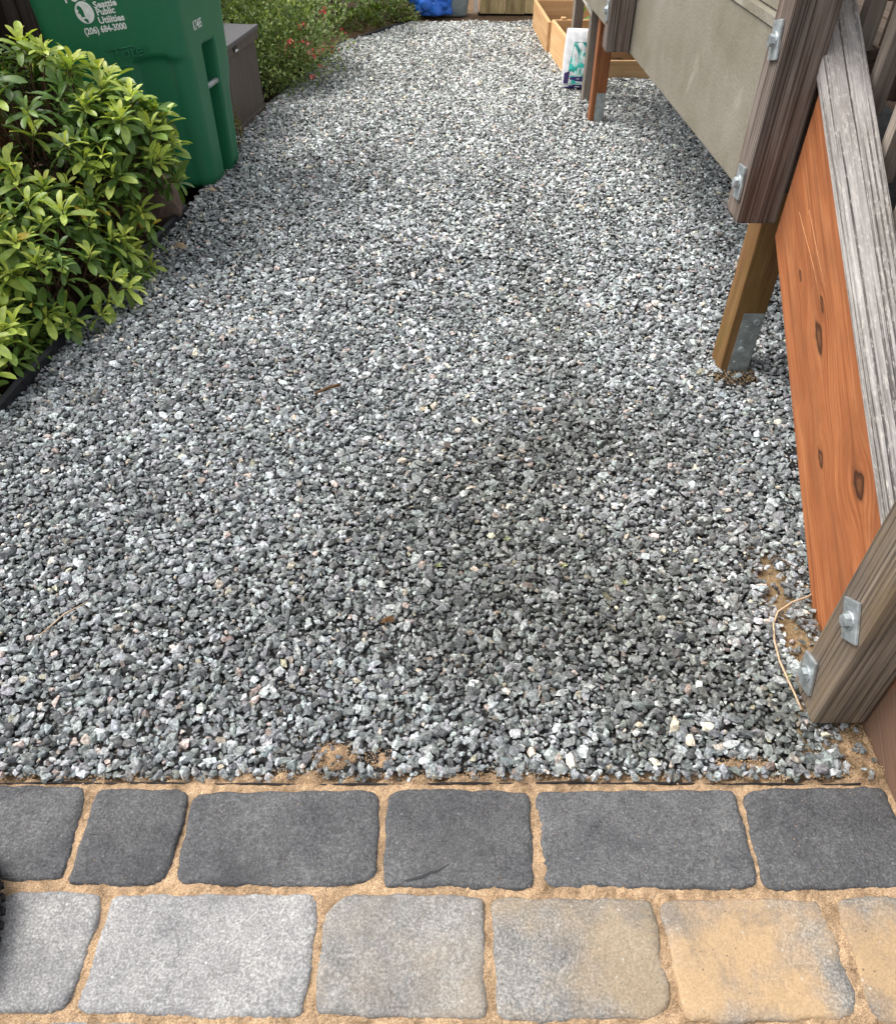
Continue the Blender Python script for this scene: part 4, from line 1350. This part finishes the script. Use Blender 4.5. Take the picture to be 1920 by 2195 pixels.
for tp, dr, lv in zip(tips, dirs, lev):
    a = np.cross(dr, (0.2, 0.5, 0.9)); a /= np.linalg.norm(a); b = np.cross(dr, a)
    young = lv == 2 or (lv == 1 and random.random() < 0.66)
    fresh = random.random()
    tall = 0.014 if lv else 0.008
    nl = random.randint(8, 11)
    size_l = random.uniform(0.058, 0.090) if lv else random.uniform(0.060, 0.085)
    ph = random.random() * 6.3
    for j in range(nl):
        f = j / (nl - 1)                     # 0 = oldest, lowest ; 1 = youngest at the tip
        an = ph + j * 2.4
        spread = 1.45 - 0.95 * f if young else 1.55 - 0.75 * f
        spread += random.uniform(-.15, .15)
        d = dr * math.cos(spread) + (a * math.cos(an) + b * math.sin(an)) * math.sin(spread)
        LP.append(tp + dr * tall * 2.2 * (f - 0.6)); LD.append(d)
        LS.append(size_l * (1.08 - 0.55 * f * f) * random.uniform(0.74, 1.18))
        oldc = np.array((0.085, 0.165, 0.042)) * random.uniform(0.7, 1.35)
        newc = np.array((0.52, 0.58, 0.13)) * random.uniform(0.75, 1.2)
        midc = np.array((0.24, 0.34, 0.07)) * random.uniform(0.75, 1.25)
        if young: cc = oldc * (1 - f) * 0.6 + midc * (1 - abs(f - 0.4)) * 0.55 + newc * f * 0.8 * (0.6 + 0.4 * fresh)
        else: cc = oldc * 0.75 + midc * 0.25 * f
        if lv == 0: cc = oldc * 0.9
        LC.append(cc); LK.append(random.choice((0, 1, 1, 2, 3))); LTW.append(random.uniform(-.5, .5))
LP, LD, LS, LC, LK, LTW = map(np.array, (LP, LD, LS, LC, LK, LTW))
LD = LD + np.array([0, 0, -0.05])
LR = frames(LD, LTW)
LC = np.clip(LC * 1.45 * np.array([1.06, 1.0, 0.95]), 0.01, 0.82)
yel = rng.random(len(LC)) < 0.012
LC[yel] = np.array((0.55, 0.42, 0.06))
shrub = empty("leafy_shrub", (-1.5, 2.5, 0), "glossy shrub with whorled yellow-green leaves in front of the green cart", "shrub")
dp = LP[:, 1] * math.cos(PITCH) - (LP[:, 2] - CAM_H) * math.sin(PITCH)
pxs = 960 + F * LP[:, 0] / dp
outer = lobe_depth(LP)
sc_ = LS / dp + 0.012 * np.clip(outer - 1, -0.3, 0.2) + np.where(pxs > -10, 0, -1) - 0.02 * (LP[:, 2] < 0.05) + 0.004 * (LD[:, 1] < 0.2)
sel = np.zeros(len(LP), bool); sel[np.argsort(-sc_)[:300]] = True
lv_, lt_, lc_ = join_leaves(LP[~sel], LR[~sel], LS[~sel], LC[~sel], LK[~sel], LEAVES)
fo = mobj("foliage", tri_mesh("foliage", lv_, lt_, M_LEAF, lc_, True), shrub)
tag(fo, kind="stuff")
leaf_me = [tri_mesh("leaf", V, T, M_LEAF_O, None, True) for V, T in LEAVES]
for i in np.where(sel)[0]:
    o = bpy.data.objects.new("leaf", leaf_me[LK[i]])
    put(o, Matrix.Translation(LP[i].tolist()) @ Matrix(LR[i].tolist()).to_4x4() @ Matrix.Scale(float(LS[i]), 4), shrub)
    o.color = (*[float(c) for c in LC[i]], 1)
V, T = [], []
for tp, dr, lv in zip(tips, dirs, lev):
    j = int(np.argmin([np.linalg.norm((tp - np.array(c)) / np.array(r)) for c, r in LOBES]))
    base = np.array(LOBES[j][0]) * np.array([1, 1, 0.2])
    q = tp - dr * 0.10
    v, t = tube_arrays([base * 0.25 + tp * 0.75 - dr * 0.05, q, tp + dr * 0.012], [0.0032, 0.0026, 0.0018], 5)
    T += [tuple(x + len(V) for x in f) for f in t]; V += v
for c, r in LOBES:
    for k in range(7):
        e = Vector(c) + Vector(rng.normal(size=3)).normalized() * min(r) * 0.8; e.z = abs(e.z)
        v, t = tube_arrays([(c[0] + rng.normal() * .03, c[1] + rng.normal() * .03, -0.03), (Vector(c) * 0.5 + e * 0.5), e], [0.008, 0.006, 0.003], 6)
        T += [tuple(x + len(V) for x in f) for f in t]; V += v
mobj("twigs", new_mesh("twigs", V, T, M_TWIG, True), shrub)["kind"] = "stuff"
# bunches of tiny green buds
bV, bT = hull_mesh(8, 77, (1, 1, 1)); V, T, Cc = [], [], []
for tp in tips[lev == 1][::7]:
    for k in range(14):
        q = tp + rng.normal(0, 0.011, 3) + np.array([0, 0, 0.012])
        T.append(bT + sum(len(x) for x in V)); V.append(bV * rng.uniform(0.0018, 0.0034) + q); Cc.append(np.tile(np.array((0.22, 0.22, 0.05)) * rng.uniform(.6, 1.3), (len(bV), 1)))
mobj("buds", tri_mesh("buds", np.concatenate(V), np.concatenate(T), M_LEAF, np.concatenate(Cc)), shrub)["kind"] = "stuff"


# a pale broad-leaved plant poking in at the left edge
def broad_plant(name, loc, leaves, label, colr):
    root = empty(name, loc, label, "plant")
    for (p, d, L, tw) in leaves:
        V = [(0, 0, 0)]; nn = 26
        for k in range(nn):
            an = -math.pi * 0.94 + 2 * math.pi * 0.94 * k / (nn - 1)
            r = 0.55 + 0.07 * math.cos(an * 5) + 0.025 * math.cos(an * 13)
            V.append((0.12 + r * math.cos(an), r * math.sin(an), 0.16 * r * r * math.cos(an * 5) * 0.5 - 0.10 * r))
        T = [(0, k + 1, k + 2) for k in range(nn - 1)]
        Rm = frames(np.array([d], float), np.array([tw]))[0]
        o = mobj("leaf", tri_mesh("leaf", np.array(V), np.array(T), M_LEAF_O, None, True), root,
                 Matrix.Translation(p) @ Matrix(Rm.tolist()).to_4x4() @ Matrix.Scale(L, 4))
        o.color = (*[c * random.uniform(.85, 1.15) for c in colr], 1)
        tube("leaf_stalk", [loc, ((loc[0] + p[0]) / 2, (loc[1] + p[1]) / 2, p[2] * 0.7), p], 0.002, M_TWIG, root, 5)
    return root


broad_plant("broad_leaf_plant", (-1.50, 2.12, 0.0), [((-1.345, 2.16, 0.425), (0.9, -0.2, 0.12), 0.075, 0.1), ((-1.40, 2.10, 0.44), (0.5, 0.6, 0.25), 0.07, -0.2), ((-1.46, 2.02, 0.40), (0.3, -0.9, 0.1), 0.08, 0)],
            "pale green broad-leaved plant poking through the shrub at the left edge", (0.20, 0.30, 0.17))
broad_plant("seedling", (-1.305, 1.60, 0.0), [((-1.285, 1.655, 0.03), (0.9, -0.1, 0.3), 0.035, 0.2), ((-1.31, 1.63, 0.04), (0.1, 0.7, 0.3), 0.035, 0)],
            "small green weed at the left end of the dark edging", (0.20, 0.30, 0.07))


# ------------------------------------------------------------------ bushes with small leaves
def bush(name, label, lobes, n_leaf, L, pal, shapes, stems=10, flowers=None, cat="bush", trans=None, zmin=0.0, xmin=-9):
    c0 = lobes[0][0]
    root = empty(name, (c0[0], c0[1], 0), label, cat)
    vol = np.array([r[0] * r[1] * r[2] for _, r in lobes]); cnt = (n_leaf * vol / vol.sum()).astype(int)
    P, D = [], []
    for (c, r), k in zip(lobes, cnt):
        d = rng.normal(size=(k, 3)); d /= np.linalg.norm(d, axis=1, keepdims=True)
        rad = 1 - 0.45 * rng.random((k, 1)) ** 2.2 + rng.normal(0, 0.06, (k, 1))
        # uneven outline: push clumps in and out
        cl = 1 + 0.16 * np.sin(d[:, :1] * 7 + c[0] * 5) * np.sin(d[:, 1:2] * 6 + 1) + 0.10 * np.sin(d[:, 2:3] * 13 + c[1] * 3)
        P.append(np.array(c) + d * np.array(r) * rad * cl); D.append(d * 0.6 + rng.normal(0, 0.6, (k, 3)) + np.array([0, 0, 0.35]))
    P = np.concatenate(P); D = np.concatenate(D)
    ok = (P[:, 2] > zmin) & (P[:, 0] > xmin); P, D = P[ok], D[ok]
    k = len(P)
    pal = np.array(pal); C_ = pal[rng.integers(0, len(pal), k)] * rng.uniform(0.65, 1.35, (k, 1))
    V, T, Cc = join_leaves(P, frames(D, rng.uniform(-.9, .9, k)), rng.uniform(0.7, 1.25, k) * L, C_, rng.integers(0, len(shapes), k), shapes)
    tag(mobj("crown", tri_mesh("crown", V, T, M_LEAF, Cc), root), kind="stuff")
    V, T = [], []
    for j in range(stems):
        c, r = lobes[j % len(lobes)]
        e = Vector(c) + Vector(rng.normal(size=3)).normalized() * min(r) * 0.85; e.z = max(0.06, e.z)
        v, t = tube_arrays([(c[0] + rng.normal() * .05, c[1] + rng.normal() * .05, -0.05), Vector(c) * .5 + e * .5, e], [0.007, 0.005, 0.002], 5)
        T += [tuple(x + len(V) for x in f) for f in t]; V += v
    mobj("stems", new_mesh("stems", V, T, M_TWIG, True), root)["kind"] = "stuff"
    for fp in (flowers or []):
        V, T = [], []
        for j in range(6):
            a = rng.normal(size=3); a /= np.linalg.norm(a)
            q = np.array(fp) + rng.normal(0, 0.010, 3)
            b = np.cross(a, rng.normal(size=3)); b /= np.linalg.norm(b)
            s = rng.uniform(0.009, 0.014)
            o_ = len(V)
            V += [q, q + a * s + b * s * .5, q + a * s * 1.6, q + a * s - b * s * .5]; T += [(o_, o_ + 1, o_ + 2), (o_, o_ + 2, o_ + 3)]
        mobj("flower", new_mesh("flower", V, T, M_RED), root)
    return root


def at_y(px, py, y):
    d = ray(px, py); t = y / d[1]; return (d[0] * t, y, CAM_H + d[2] * t)


fl = [at_y(x, y, yy) for x, y, yy in ((619, 95, 4.62), (645, 57, 4.8), (651, 52, 4.85), (650, 93, 4.7), (688, 135, 4.75), (685, 112, 4.8), (672, 117, 4.7), (698, 20, 5.1), (718, 107, 5.05), (730, 65, 5.2), (673, 165, 4.62), (695, 30, 5.0), (563, 3, 5.0), (624, 88, 4.65))]
bush("flowering_bush", "small-leaved bush with scattered red flowers beside the storage box",
     [((-1.12, 5.0, 0.24), (0.33, 0.40, 0.34)), ((-1.30, 5.2, 0.36), (0.36, 0.40, 0.36)), ((-0.93, 5.15, 0.18), (0.30, 0.42, 0.30)), ((-1.02, 4.85, 0.14), (0.26, 0.24, 0.26))],
     17000, 0.024, [(0.19, 0.28, 0.075), (0.26, 0.34, 0.11), (0.10, 0.16, 0.04), (0.34, 0.40, 0.15)], SMALL, 16, fl)
bush("hedge_bush", "dark bush with round pale leaves behind the storage box",
     [((-1.75, 5.3, 0.35), (0.35, 0.45, 0.5)), ((-1.60, 5.9, 0.4), (0.4, 0.4, 0.5))], 3200, 0.038, [(0.26, 0.32, 0.12), (0.10, 0.15, 0.045), (0.05, 0.08, 0.025)], SMALL, 12)
bush("green_bush", "bright green bush beyond the red flowers at the top edge",
     [((-0.85, 6.35, 0.28), (0.42, 0.36, 0.30)), ((-1.3, 6.4, 0.35), (0.45, 0.40, 0.42)), ((-0.48, 6.75, 0.16), (0.24, 0.26, 0.22))],
     7000, 0.036, [(0.17, 0.27, 0.06), (0.26, 0.36, 0.09), (0.09, 0.15, 0.03)], SMALL, 12)
bush("low_ground_plants", "low yellow-green weeds at the far left corner of the gravel",
     [((-0.42, 6.52, 0.03), (0.20, 0.16, 0.09)), ((-0.62, 6.35, 0.03), (0.16, 0.14, 0.07))], 1400, 0.03, [(0.20, 0.24, 0.05), (0.12, 0.18, 0.04)], SMALL, 4, cat="weeds")
# wispy yellow twigs against the storage box
wis = empty("wispy_seedling", (-1.03, 3.86, 0), "thin yellowish seedling between the cart and the storage box", "plant")
P, D = [], []
for k in range(7):
    b = (-1.02 + rng.normal() * 0.02, 3.86 + rng.normal() * .04, 0); e = (b[0] + rng.normal() * .05 + 0.01, b[1] + rng.normal() * .05 - 0.02, rng.uniform(.10, .26))
    mid = ((b[0] + e[0]) / 2 + rng.normal() * .01, (b[1] + e[1]) / 2, e[2] * .55)
    tube("stem", [b, mid, e], [0.0018, 0.0015, 0.001], M_TWIG, wis, 4)
    for j in range(16):
        f = rng.uniform(.15, 1); P.append([(1 - f) * b[i] + f * e[i] for i in range(3)]); D.append(rng.normal(size=3) + np.array([0.2, -.2, .5]))
P, D = np.array(P), np.array(D)
V, T, Cc = join_leaves(P, frames(D, rng.uniform(-1, 1, len(P))), rng.uniform(.012, .030, len(P)), np.array((0.22, 0.20, 0.05)) * rng.uniform(.5, 1.3, (len(P), 1)), rng.integers(0, 2, len(P)), SMALL)
mobj("leaves", tri_mesh("leaves", V, T, M_LEAF, Cc), wis)["kind"] = "stuff"

# ------------------------------------------------------------------ far end: plank wall, grey bin, tarp, bricks
shed = empty("plank_wall", (0.7, 6.75, 0), "yellowed old plank wall above a dark gap at the far end", "wall")
WZ = at_y(1100, 29, 6.68)[2]
x = 0.235
while x < 2.2:
    w = random.uniform(0.115, 0.19)
    board("plank", (x + w / 2, 6.68, WZ), (x + w / 2, 6.68, 1.1), w - 0.006, 0.022, M_SHED, shed, zhint=(0, 1, 0), wob=0.002)
    x += w
board("corner_trim", (0.205, 6.66, 0.02), (0.205, 6.66, 1.1), 0.028, 0.03, M_WHITE, shed, zhint=(0, 1, 0))
board("hinge_block", (0.25, 6.655, 0.16), (0.345, 6.655, 0.158), 0.025, 0.02, M_WHITE, shed)
board("gap_shade", (0.225, 6.70, WZ - 0.035), (2.2, 6.70, WZ - 0.035), 0.02, 0.08, M_RUBBER, shed)  # black strip added as the shade in the gap below the planks

# grey tapered tub
gb = empty("grey_bin", (0.02, 6.78, 0), "grey-blue tapered plastic bin between the blue tarp and the plank wall", "bin")
V, Fc = [], []
nn = 28
for z, r in ((0.0, 0.092), (0.01, 0.098), (0.3, 0.135), (0.6, 0.17), (0.62, 0.19), (0.65, 0.19)):
    for k in range(nn):
        a = 2 * math.pi * k / nn
        q = abs(math.cos(a)) ** 4 + abs(math.sin(a)) ** 4
        rr = r / q ** 0.25
        V.append((0.045 + rr * math.cos(a), 6.70 + rr * math.sin(a) * 0.9, z))
for l in range(5):
    for k in range(nn): Fc.append((l * nn + k, l * nn + (k + 1) % nn, (l + 1) * nn + (k + 1) % nn, (l + 1) * nn + k))
Fc.append(tuple(range(nn))[::-1]); Fc.append(tuple(range(5 * nn, 6 * nn)))
mobj("body", new_mesh("body", V, Fc, M_GBIN, True), gb)

# crumpled tarp
bm = bmesh.new(); bmesh.ops.create_icosphere(bm, subdivisions=5, radius=1.0)
r = np.random.default_rng(3); dirs_ = [Vector(r.normal(size=3)).normalized() for _ in range(60)]; am = r.uniform(0.03, 0.14, 60)
for v in bm.verts:
    p = v.co.copy(); k = 1.0
    best = sorted(((p - d).length, i) for i, d in enumerate(dirs_))[:2]
    k = 0.86 + 0.5 * min(0.35, (best[1][0] - best[0][0])) + am[best[0][1]]
    v.co = Vector((p.x * k * 0.165, p.y * k * 0.15, max(-0.09, p.z * k * 0.17)))
me = bpy.data.meshes.new("blue_tarp"); bm.to_mesh(me); bm.free(); me.materials.append(M_TARP)
tarp = mobj("blue_tarp", me, None, Matrix.Translation((-0.115, 6.66, 0.11)))
tag(tarp, "crumpled bright blue tarp bundle beside the grey bin", "tarp")

# loose bricks and blocks left of the tarp
bb = box_mesh("brick", (0.20, 0.095, 0.06), M_BRICKS, 0.006)
BR = [(-0.36, 6.74, 0.03, 0.2), (-0.33, 6.92, 0.03, -0.3), (-0.38, 6.80, 0.095, 0.5), (-0.30, 6.98, 0.09, 0.1), (-0.44, 6.95, 0.03, 0.9), (-0.40, 6.90, 0.16, 0.1), (-0.28, 7.10, 0.03, 0.0), (-0.30, 7.08, 0.15, 0.4)]
BL = ["lowest brick at the front of the loose brick pile left of the tarp", "brick lying flat behind the front brick of the pile", "tilted brick on top of the front brick of the pile", "upper brick at the right of the brick pile behind the tarp",
      "skewed brick at the left of the brick pile", "top brick of the loose pile left of the tarp", "rearmost low brick of the pile behind the tarp", "rear upper brick of the pile behind the tarp"]
for (x, y, z, a), lb in zip(BR, BL):
    o = mobj("brick", bb, None, Matrix.Translation((x, y, z)) @ Matrix.Rotation(a, 4, 'Z'))
    tag(o, lb, "brick", "loose bricks left of the blue tarp")
blk = mobj("concrete_block", box_mesh("concrete_block", (0.16, 0.07, 0.075), M_ROCK, 0.006), None, Matrix.Translation((-0.285, 6.58, 0.03)) @ Matrix.Rotation(0.05, 4, 'Z'))
tag(blk, "grey block on the gravel edge in front of the bricks", "block")

# ------------------------------------------------------------------ cedar planters, soil, bag
def planter(name, label, x0, x1, y0, y1, h, mat, soil_z, boards=1, skew=0.0):
    root = empty(name, ((x0 + x1) / 2, (y0 + y1) / 2, 0), label, "planter")
    t = 0.02
    hh = h / boards
    for k in range(boards):
        z = hh * (k + .5)
        g = hh - 0.003
        board("side_board", (x0 + skew, y1, z), (x0, y0, z), t, g, mat, root)
        board("side_board", (x1 + skew, y1, z), (x1, y0, z), t, g, mat, root)
        board("end_board", (x0 - t / 2, y0 - t * .55, z), (x1 + t / 2, y0 - t * .55, z), t, g, mat, root)
        board("end_board", (x0 + skew - t / 2, y1 + t * .55, z), (x1 + skew + t / 2, y1 + t * .55, z), t, g, mat, root)
    V = []; nx_ = 26; ny_ = 26
    for j in range(ny_):
        for i in range(nx_):
            fx, fy = i / (nx_ - 1), j / (ny_ - 1)
            V.append((x0 + 0.011 + (x1 - x0 - 0.022) * fx + skew * fy, y0 + 0.004 + (y1 - y0 - 0.008) * fy, soil_z + random.uniform(-.012, .016)))
    Fc = [(j * nx_ + i, j * nx_ + i + 1, (j + 1) * nx_ + i + 1, (j + 1) * nx_ + i) for j in range(ny_ - 1) for i in range(nx_ - 1)]
    mobj("soil", new_mesh("soil", V, Fc, M_SOIL2), root)
    return root


pa = planter("cedar_planter", "tall fresh cedar planter nearest the plank wall", 0.640, 1.12, 5.62, 6.24, 0.175, M_NEWC, 0.05, 1, -0.035)
pb = planter("cedar_planter", "fresh cedar planter behind the soil bag", 0.70, 1.12, 5.13, 5.58, 0.19, M_NEWC, 0.06, 1, -0.04)
pc = planter("garden_bed", "low cedar bed of brown soil under the deck", 0.93, 1.75, 5.02, 5.95, 0.105, M_NEWC, 0.085)
for p, lab in ((pa, 0), (pb, 0)): p["group"] = "fresh cedar planters"
pb2 = board("corner_post", (0.725, 5.60, 0.0), (0.725, 5.60, 0.20), 0.03, 0.03, M_NEWC, pb)
# a young leafy plant growing in the far planter
sd = empty("young_plant", (0.86, 5.75, 0.05), "young leafy seedling growing in the far cedar planter", "plant")
tube("stem", [(0.86, 5.75, 0.04), (0.855, 5.74, 0.12), (0.86, 5.74, 0.20)], 0.004, M_TWIG, sd)
for (d, L, z) in (((-0.9, -.2, .4), 0.13, 0.12), ((0.2, -.3, .9), 0.12, 0.16), ((0.8, .1, .5), 0.11, 0.14), ((-.3, .5, .6), 0.10, 0.15), ((0.1, -.8, .3), 0.09, 0.12)):
    Rm = frames(np.array([d], float), np.array([0.2]))[0]
    V, T = LEAVES[2]
    o = mobj("leaf", tri_mesh("leaf", V, T, M_LEAF_O, None, True), sd, Matrix.Translation((0.857, 5.74, z)) @ Matrix(Rm.tolist()).to_4x4() @ Matrix.Scale(L, 4))
    o.color = (0.12, 0.22, 0.04, 1)

# bag of potting soil leaning on the support frame
bag = empty("soil_bag", (0.73, 4.84, 0), "white and teal soil bag leaning against the grey support frame", "bag")
BW, BH = 0.215, 0.292
bO = Vector((0.645, 4.825, 0.008)); bX = Vector((0.985, -0.17, 0)).normalized(); bU = Vector((0.045, 0.20, 0.97)).normalized(); bN = bX.cross(bU).normalized()


def bag_pt(u, v, side=1, off=0.0):
    """u across, v up, both 0..1"""
    e = (4 * u * (1 - u)) ** 0.6 * (4 * max(0, v) * (1 - v)) ** 0.45
    th = 0.034 * e + 0.0018 * math.sin(u * 31 + v * 9) * e + 0.0022 * math.sin(v * 37 + u * 17) * e
    w = 1 + 0.05 * math.sin(v * 3.0)
    return bO + bX * ((u - .5) * BW * w + BW / 2) + bU * (v * BH) + bN * side * (th + 0.0012 + off)


ng = 28
V, Fc = [], []
for side in (1, -1):
    o_ = len(V)
    for j in range(ng + 1):
        for i in range(ng + 1): V.append(bag_pt(i / ng, j / ng, side))
    for j in range(ng):
        for i in range(ng):
            q = (o_ + j * (ng + 1) + i, o_ + j * (ng + 1) + i + 1, o_ + (j + 1) * (ng + 1) + i + 1, o_ + (j + 1) * (ng + 1) + i)
            Fc.append(q if side == 1 else q[::-1])
M_BAGW = m_simple("bag_white_plastic", (0.78, 0.79, 0.80), 0.35, 0, 30, 0.06, 0.1, 0.5)
bagb = mobj("body", new_mesh("body", V, Fc, M_BAGW, True), bag)


def bag_print(polys, mat, off, name="print"):
    V, T = [], []
    for poly in polys:
        p = resample(poly, 0.03); c = (sum(q[0] for q in p) / len(p), sum(q[1] for q in p) / len(p)); o_ = len(V)
        V.append(bag_pt(c[0], c[1], 1, off))
        for rr in (0.5, 1.0):
            for q in p: V.append(bag_pt(c[0] + (q[0] - c[0]) * rr, c[1] + (q[1] - c[1]) * rr, 1, off))
        k = len(p)
        for i in range(k):
            j = (i + 1) % k
            T.append((o_, o_ + 1 + i, o_ + 1 + j)); T.append((o_ + 1 + i, o_ + 1 + k + i, o_ + 1 + k + j, o_ + 1 + j))
    mobj(name, new_mesh(name, V, T, mat, True), bagb)


def ell(cx, cy, rx, ry, n_=22): return [(cx + rx * math.cos(2 * math.pi * k / n_), cy + ry * math.sin(2 * math.pi * k / n_)) for k in range(n_)]


bag_print([[(0.0, 0.0), (1, 0), (1, 0.075), (0, 0.075)]], m_simple("bag_navy", (0.022, 0.018, 0.13), 0.35), 0.0006)
bag_print([[(0.14, 0.085), (0.98, 0.085), (0.98, 0.78), (0.24, 0.78), (0.17, 0.42)]], m_simple("bag_teal", (0.03, 0.42, 0.36), 0.35, 0, 9, 0.7, 0), 0.0006)
bag_print([[(0.05, 0.085), (0.17, 0.085), (0.2, 0.3), (0.06, 0.26)]], m_simple("bag_purple", (0.05, 0.03, 0.12), 0.35), 0.0008)
bag_print([[(0.60, 0.09), (0.97, 0.09), (0.97, 0.36), (0.84, 0.30), (0.70, 0.20)]], m_simple("bag_olive", (0.30, 0.27, 0.05), 0.35), 0.0012)
bag_print([[(0.42, 0.20), (0.50, 0.22), (0.95, 0.60), (0.97, 0.70), (0.75, 0.56)], [(0.36, 0.22), (0.44, 0.24), (0.50, 0.72), (0.42, 0.73)], [(0.33, 0.24), (0.37, 0.24), (0.27, 0.58), (0.24, 0.46)], [(0.5, 0.60), (0.92, 0.72), (0.6, 0.73)]],
          m_simple("bag_pale_mint", (0.55, 0.86, 0.78), 0.35), 0.0012)
bag_print([ell(0.50, 0.175, 0.30, 0.042)], m_simple("bag_band", (0.045, 0.035, 0.17), 0.35), 0.0018)
bag_print([ell(0.74, 0.70, 0.17, 0.055)], m_simple("bag_badge", (0.10, 0.12, 0.17), 0.35), 0.0018)
bag_print([ell(0.74, 0.695, 0.11, 0.030)], M_BAGW, 0.0024)

# ------------------------------------------------------------------ small things on the gravel
def curl_leaf(loc, L, rot, mat, label, name="dead_leaf"):
    V, T = leaf_shape(0.34, 0.35, -0.5, WD, ST)
    V = V + np.random.default_rng(int(L * 1e4)).normal(0, 0.055, V.shape) * np.array([0.6, 1, 1.6])
    o = mobj(name, tri_mesh(name, V, T, mat, None, False), None, Matrix.Translation(loc) @ Matrix.Rotation(rot, 4, 'Z') @ Matrix.Scale(L, 4))
    return tag(o, label, "leaf")


x, y = G(815, 1345); curl_leaf((x, y, 0.018), 0.034, 0.7, M_DRY, "crumpled brown dead leaf on the gravel near the pavers")
x, y = G(440, 413); curl_leaf((x, y, 0.018), 0.055, 0.1, M_STRAW, "dry tan leaf on the gravel in front of the green cart")
x, y = G(376, 532); curl_leaf((x, y, 0.018), 0.05, -0.1, M_STRAW, "dry tan leaf on the gravel below the leafy shrub")
x, y = G(676, 855); x1, y1 = G(732, 838)
tw = tube("twig", [(x, y, 0.018), ((x + x1) / 2, (y + y1) / 2 + 0.004, 0.023), (x1, y1, 0.022)], [0.003, 0.0038, 0.0046], M_DRY)
tag(tw, "short reddish brown twig lying mid-path on the gravel", "twig")
x, y = G(90, 1375); x1, y1 = G(195, 1302)
tw = tube("dry_grass", [(x, y, 0.018), ((x + x1) / 2, (y + y1) / 2 + 0.008, 0.024), (x1, y1, 0.02)], [0.0012, 0.0016, 0.0010], M_STRAW)
tag(tw, "dry pale grass stalk on the gravel at lower left", "grass stalk")
rp = [G(*p) for p in ((1745, 1279), (1722, 1294), (1690, 1304), (1662, 1320), (1653, 1345), (1653, 1385), (1662, 1430), (1680, 1466), (1700, 1500), (1712, 1530))]
vine = tube("root", [(x, y, 0.018 + 0.006 * math.sin(i * 1.3)) for i, (x, y) in enumerate(rp)], 0.0023, M_STRAW)
tag(vine, "thin tan root looping over the gravel beside the near post", "root")
vine2p = [G(*p) for p in ((1655, 1205), (1690, 1222), (1720, 1240), (1748, 1248))]
v2 = tube("rootlet", [(x, y, 0.019) for x, y in vine2p], 0.0013, M_DRY)
tag(v2, "short dark rootlet below the orange stringer", "root")
for k, (px, py) in enumerate(((1085, 1168), (1205, 1225), (1335, 1262), (1680, 1462), (940, 1225))):
    x, y = G(px, py)
    V, T = SMALL[0]
    wd = empty("weed", (x, y, 0.01), ("tiny pale weed in the middle of the dark gravel", "tiny weed sprig right of the middle in the gravel", "tiny weed sprout towards the stairs in the gravel", "tiny green weed beside the lower plate washer", "tiny weed sprig just left of the middle gravel")[k], "weed")
    for j in range(4):
        d = np.array([[math.cos(j * 1.7 + k), math.sin(j * 1.7 + k), 0.5]])
        o = mobj("leaf", tri_mesh("leaf", V, T, M_LEAF_O, None, True), wd, Matrix.Translation((x, y, 0.018)) @ Matrix(frames(d, np.array([0.1]))[0].tolist()).to_4x4() @ Matrix.Scale(0.011, 4))
        o.color = (0.26, 0.28, 0.13, 1)

# knobbly tyre just entering at the lower left
ty = empty("tyre", (-0.86, 0.36, 0), "black knobbly tyre edge on the grey paver at the left", "tyre")
bm = bmesh.new()
nn, mm = 64, 12
vs = []
for i in range(nn):
    a = 2 * math.pi * i / nn
    for j in range(mm):
        b = 2 * math.pi * j / mm
        rr = 0.165 + 0.030 * math.cos(b)
        vs.append(bm.verts.new((rr * math.cos(a), rr * math.sin(a), 0.030 * math.sin(b))))
for i in range(nn):
    for j in range(mm):
        bm.faces.new((vs[i * mm + j], vs[((i + 1) % nn) * mm + j], vs[((i + 1) % nn) * mm + (j + 1) % mm], vs[i * mm + (j + 1) % mm]))
me = bpy.data.meshes.new("casing"); bm.to_mesh(me); bm.free(); me.materials.append(M_RUBBER)
tyM = Matrix.Translation((-0.891, 0.365, 0.031))
mobj("casing", me, ty, tyM)
bm = bmesh.new()
for i in range(56):
    a = 2 * math.pi * i / 56
    for z in (-0.012, 0.006):
        M = Matrix.Rotation(a + (0.05 if z > 0 else 0), 4, 'Z') @ Matrix.Translation((0.194, 0, z)) @ Matrix.Diagonal((0.008, 0.011, 0.012, 1))
        bmesh.ops.create_cube(bm, size=1.0, matrix=M)
me = bpy.data.meshes.new("tread_knobs"); bm.to_mesh(me); bm.free(); me.materials.append(M_RUBBER)
mobj("tread_knobs", me, ty, tyM)


# sandy crumbs heaped round the foot of the mossy leg
fa = rng.uniform(0, 2 * np.pi, 420); fr = np.sqrt(rng.random(420))
fx = 0.862 + 0.085 * fr * np.cos(fa); fy = 1.955 + 0.055 * fr * np.sin(fa); fs = rng.uniform(0.0010, 0.0042, 420)
P = np.einsum('nij,vj->nvi', rot_mats(420, 1.0), oV) * fs[:, None, None] + np.stack([fx, fy, 0.001 + 0.008 * (1 - fr)], 1)[:, None]
T = (oT[None] + (np.arange(420) * len(oV))[:, None, None]).reshape(-1, 3)
fc = mobj("footing_crumbs", tri_mesh("footing_crumbs", P.reshape(-1, 3), T, M_SANDY), path)
tag(fc, kind="stuff")
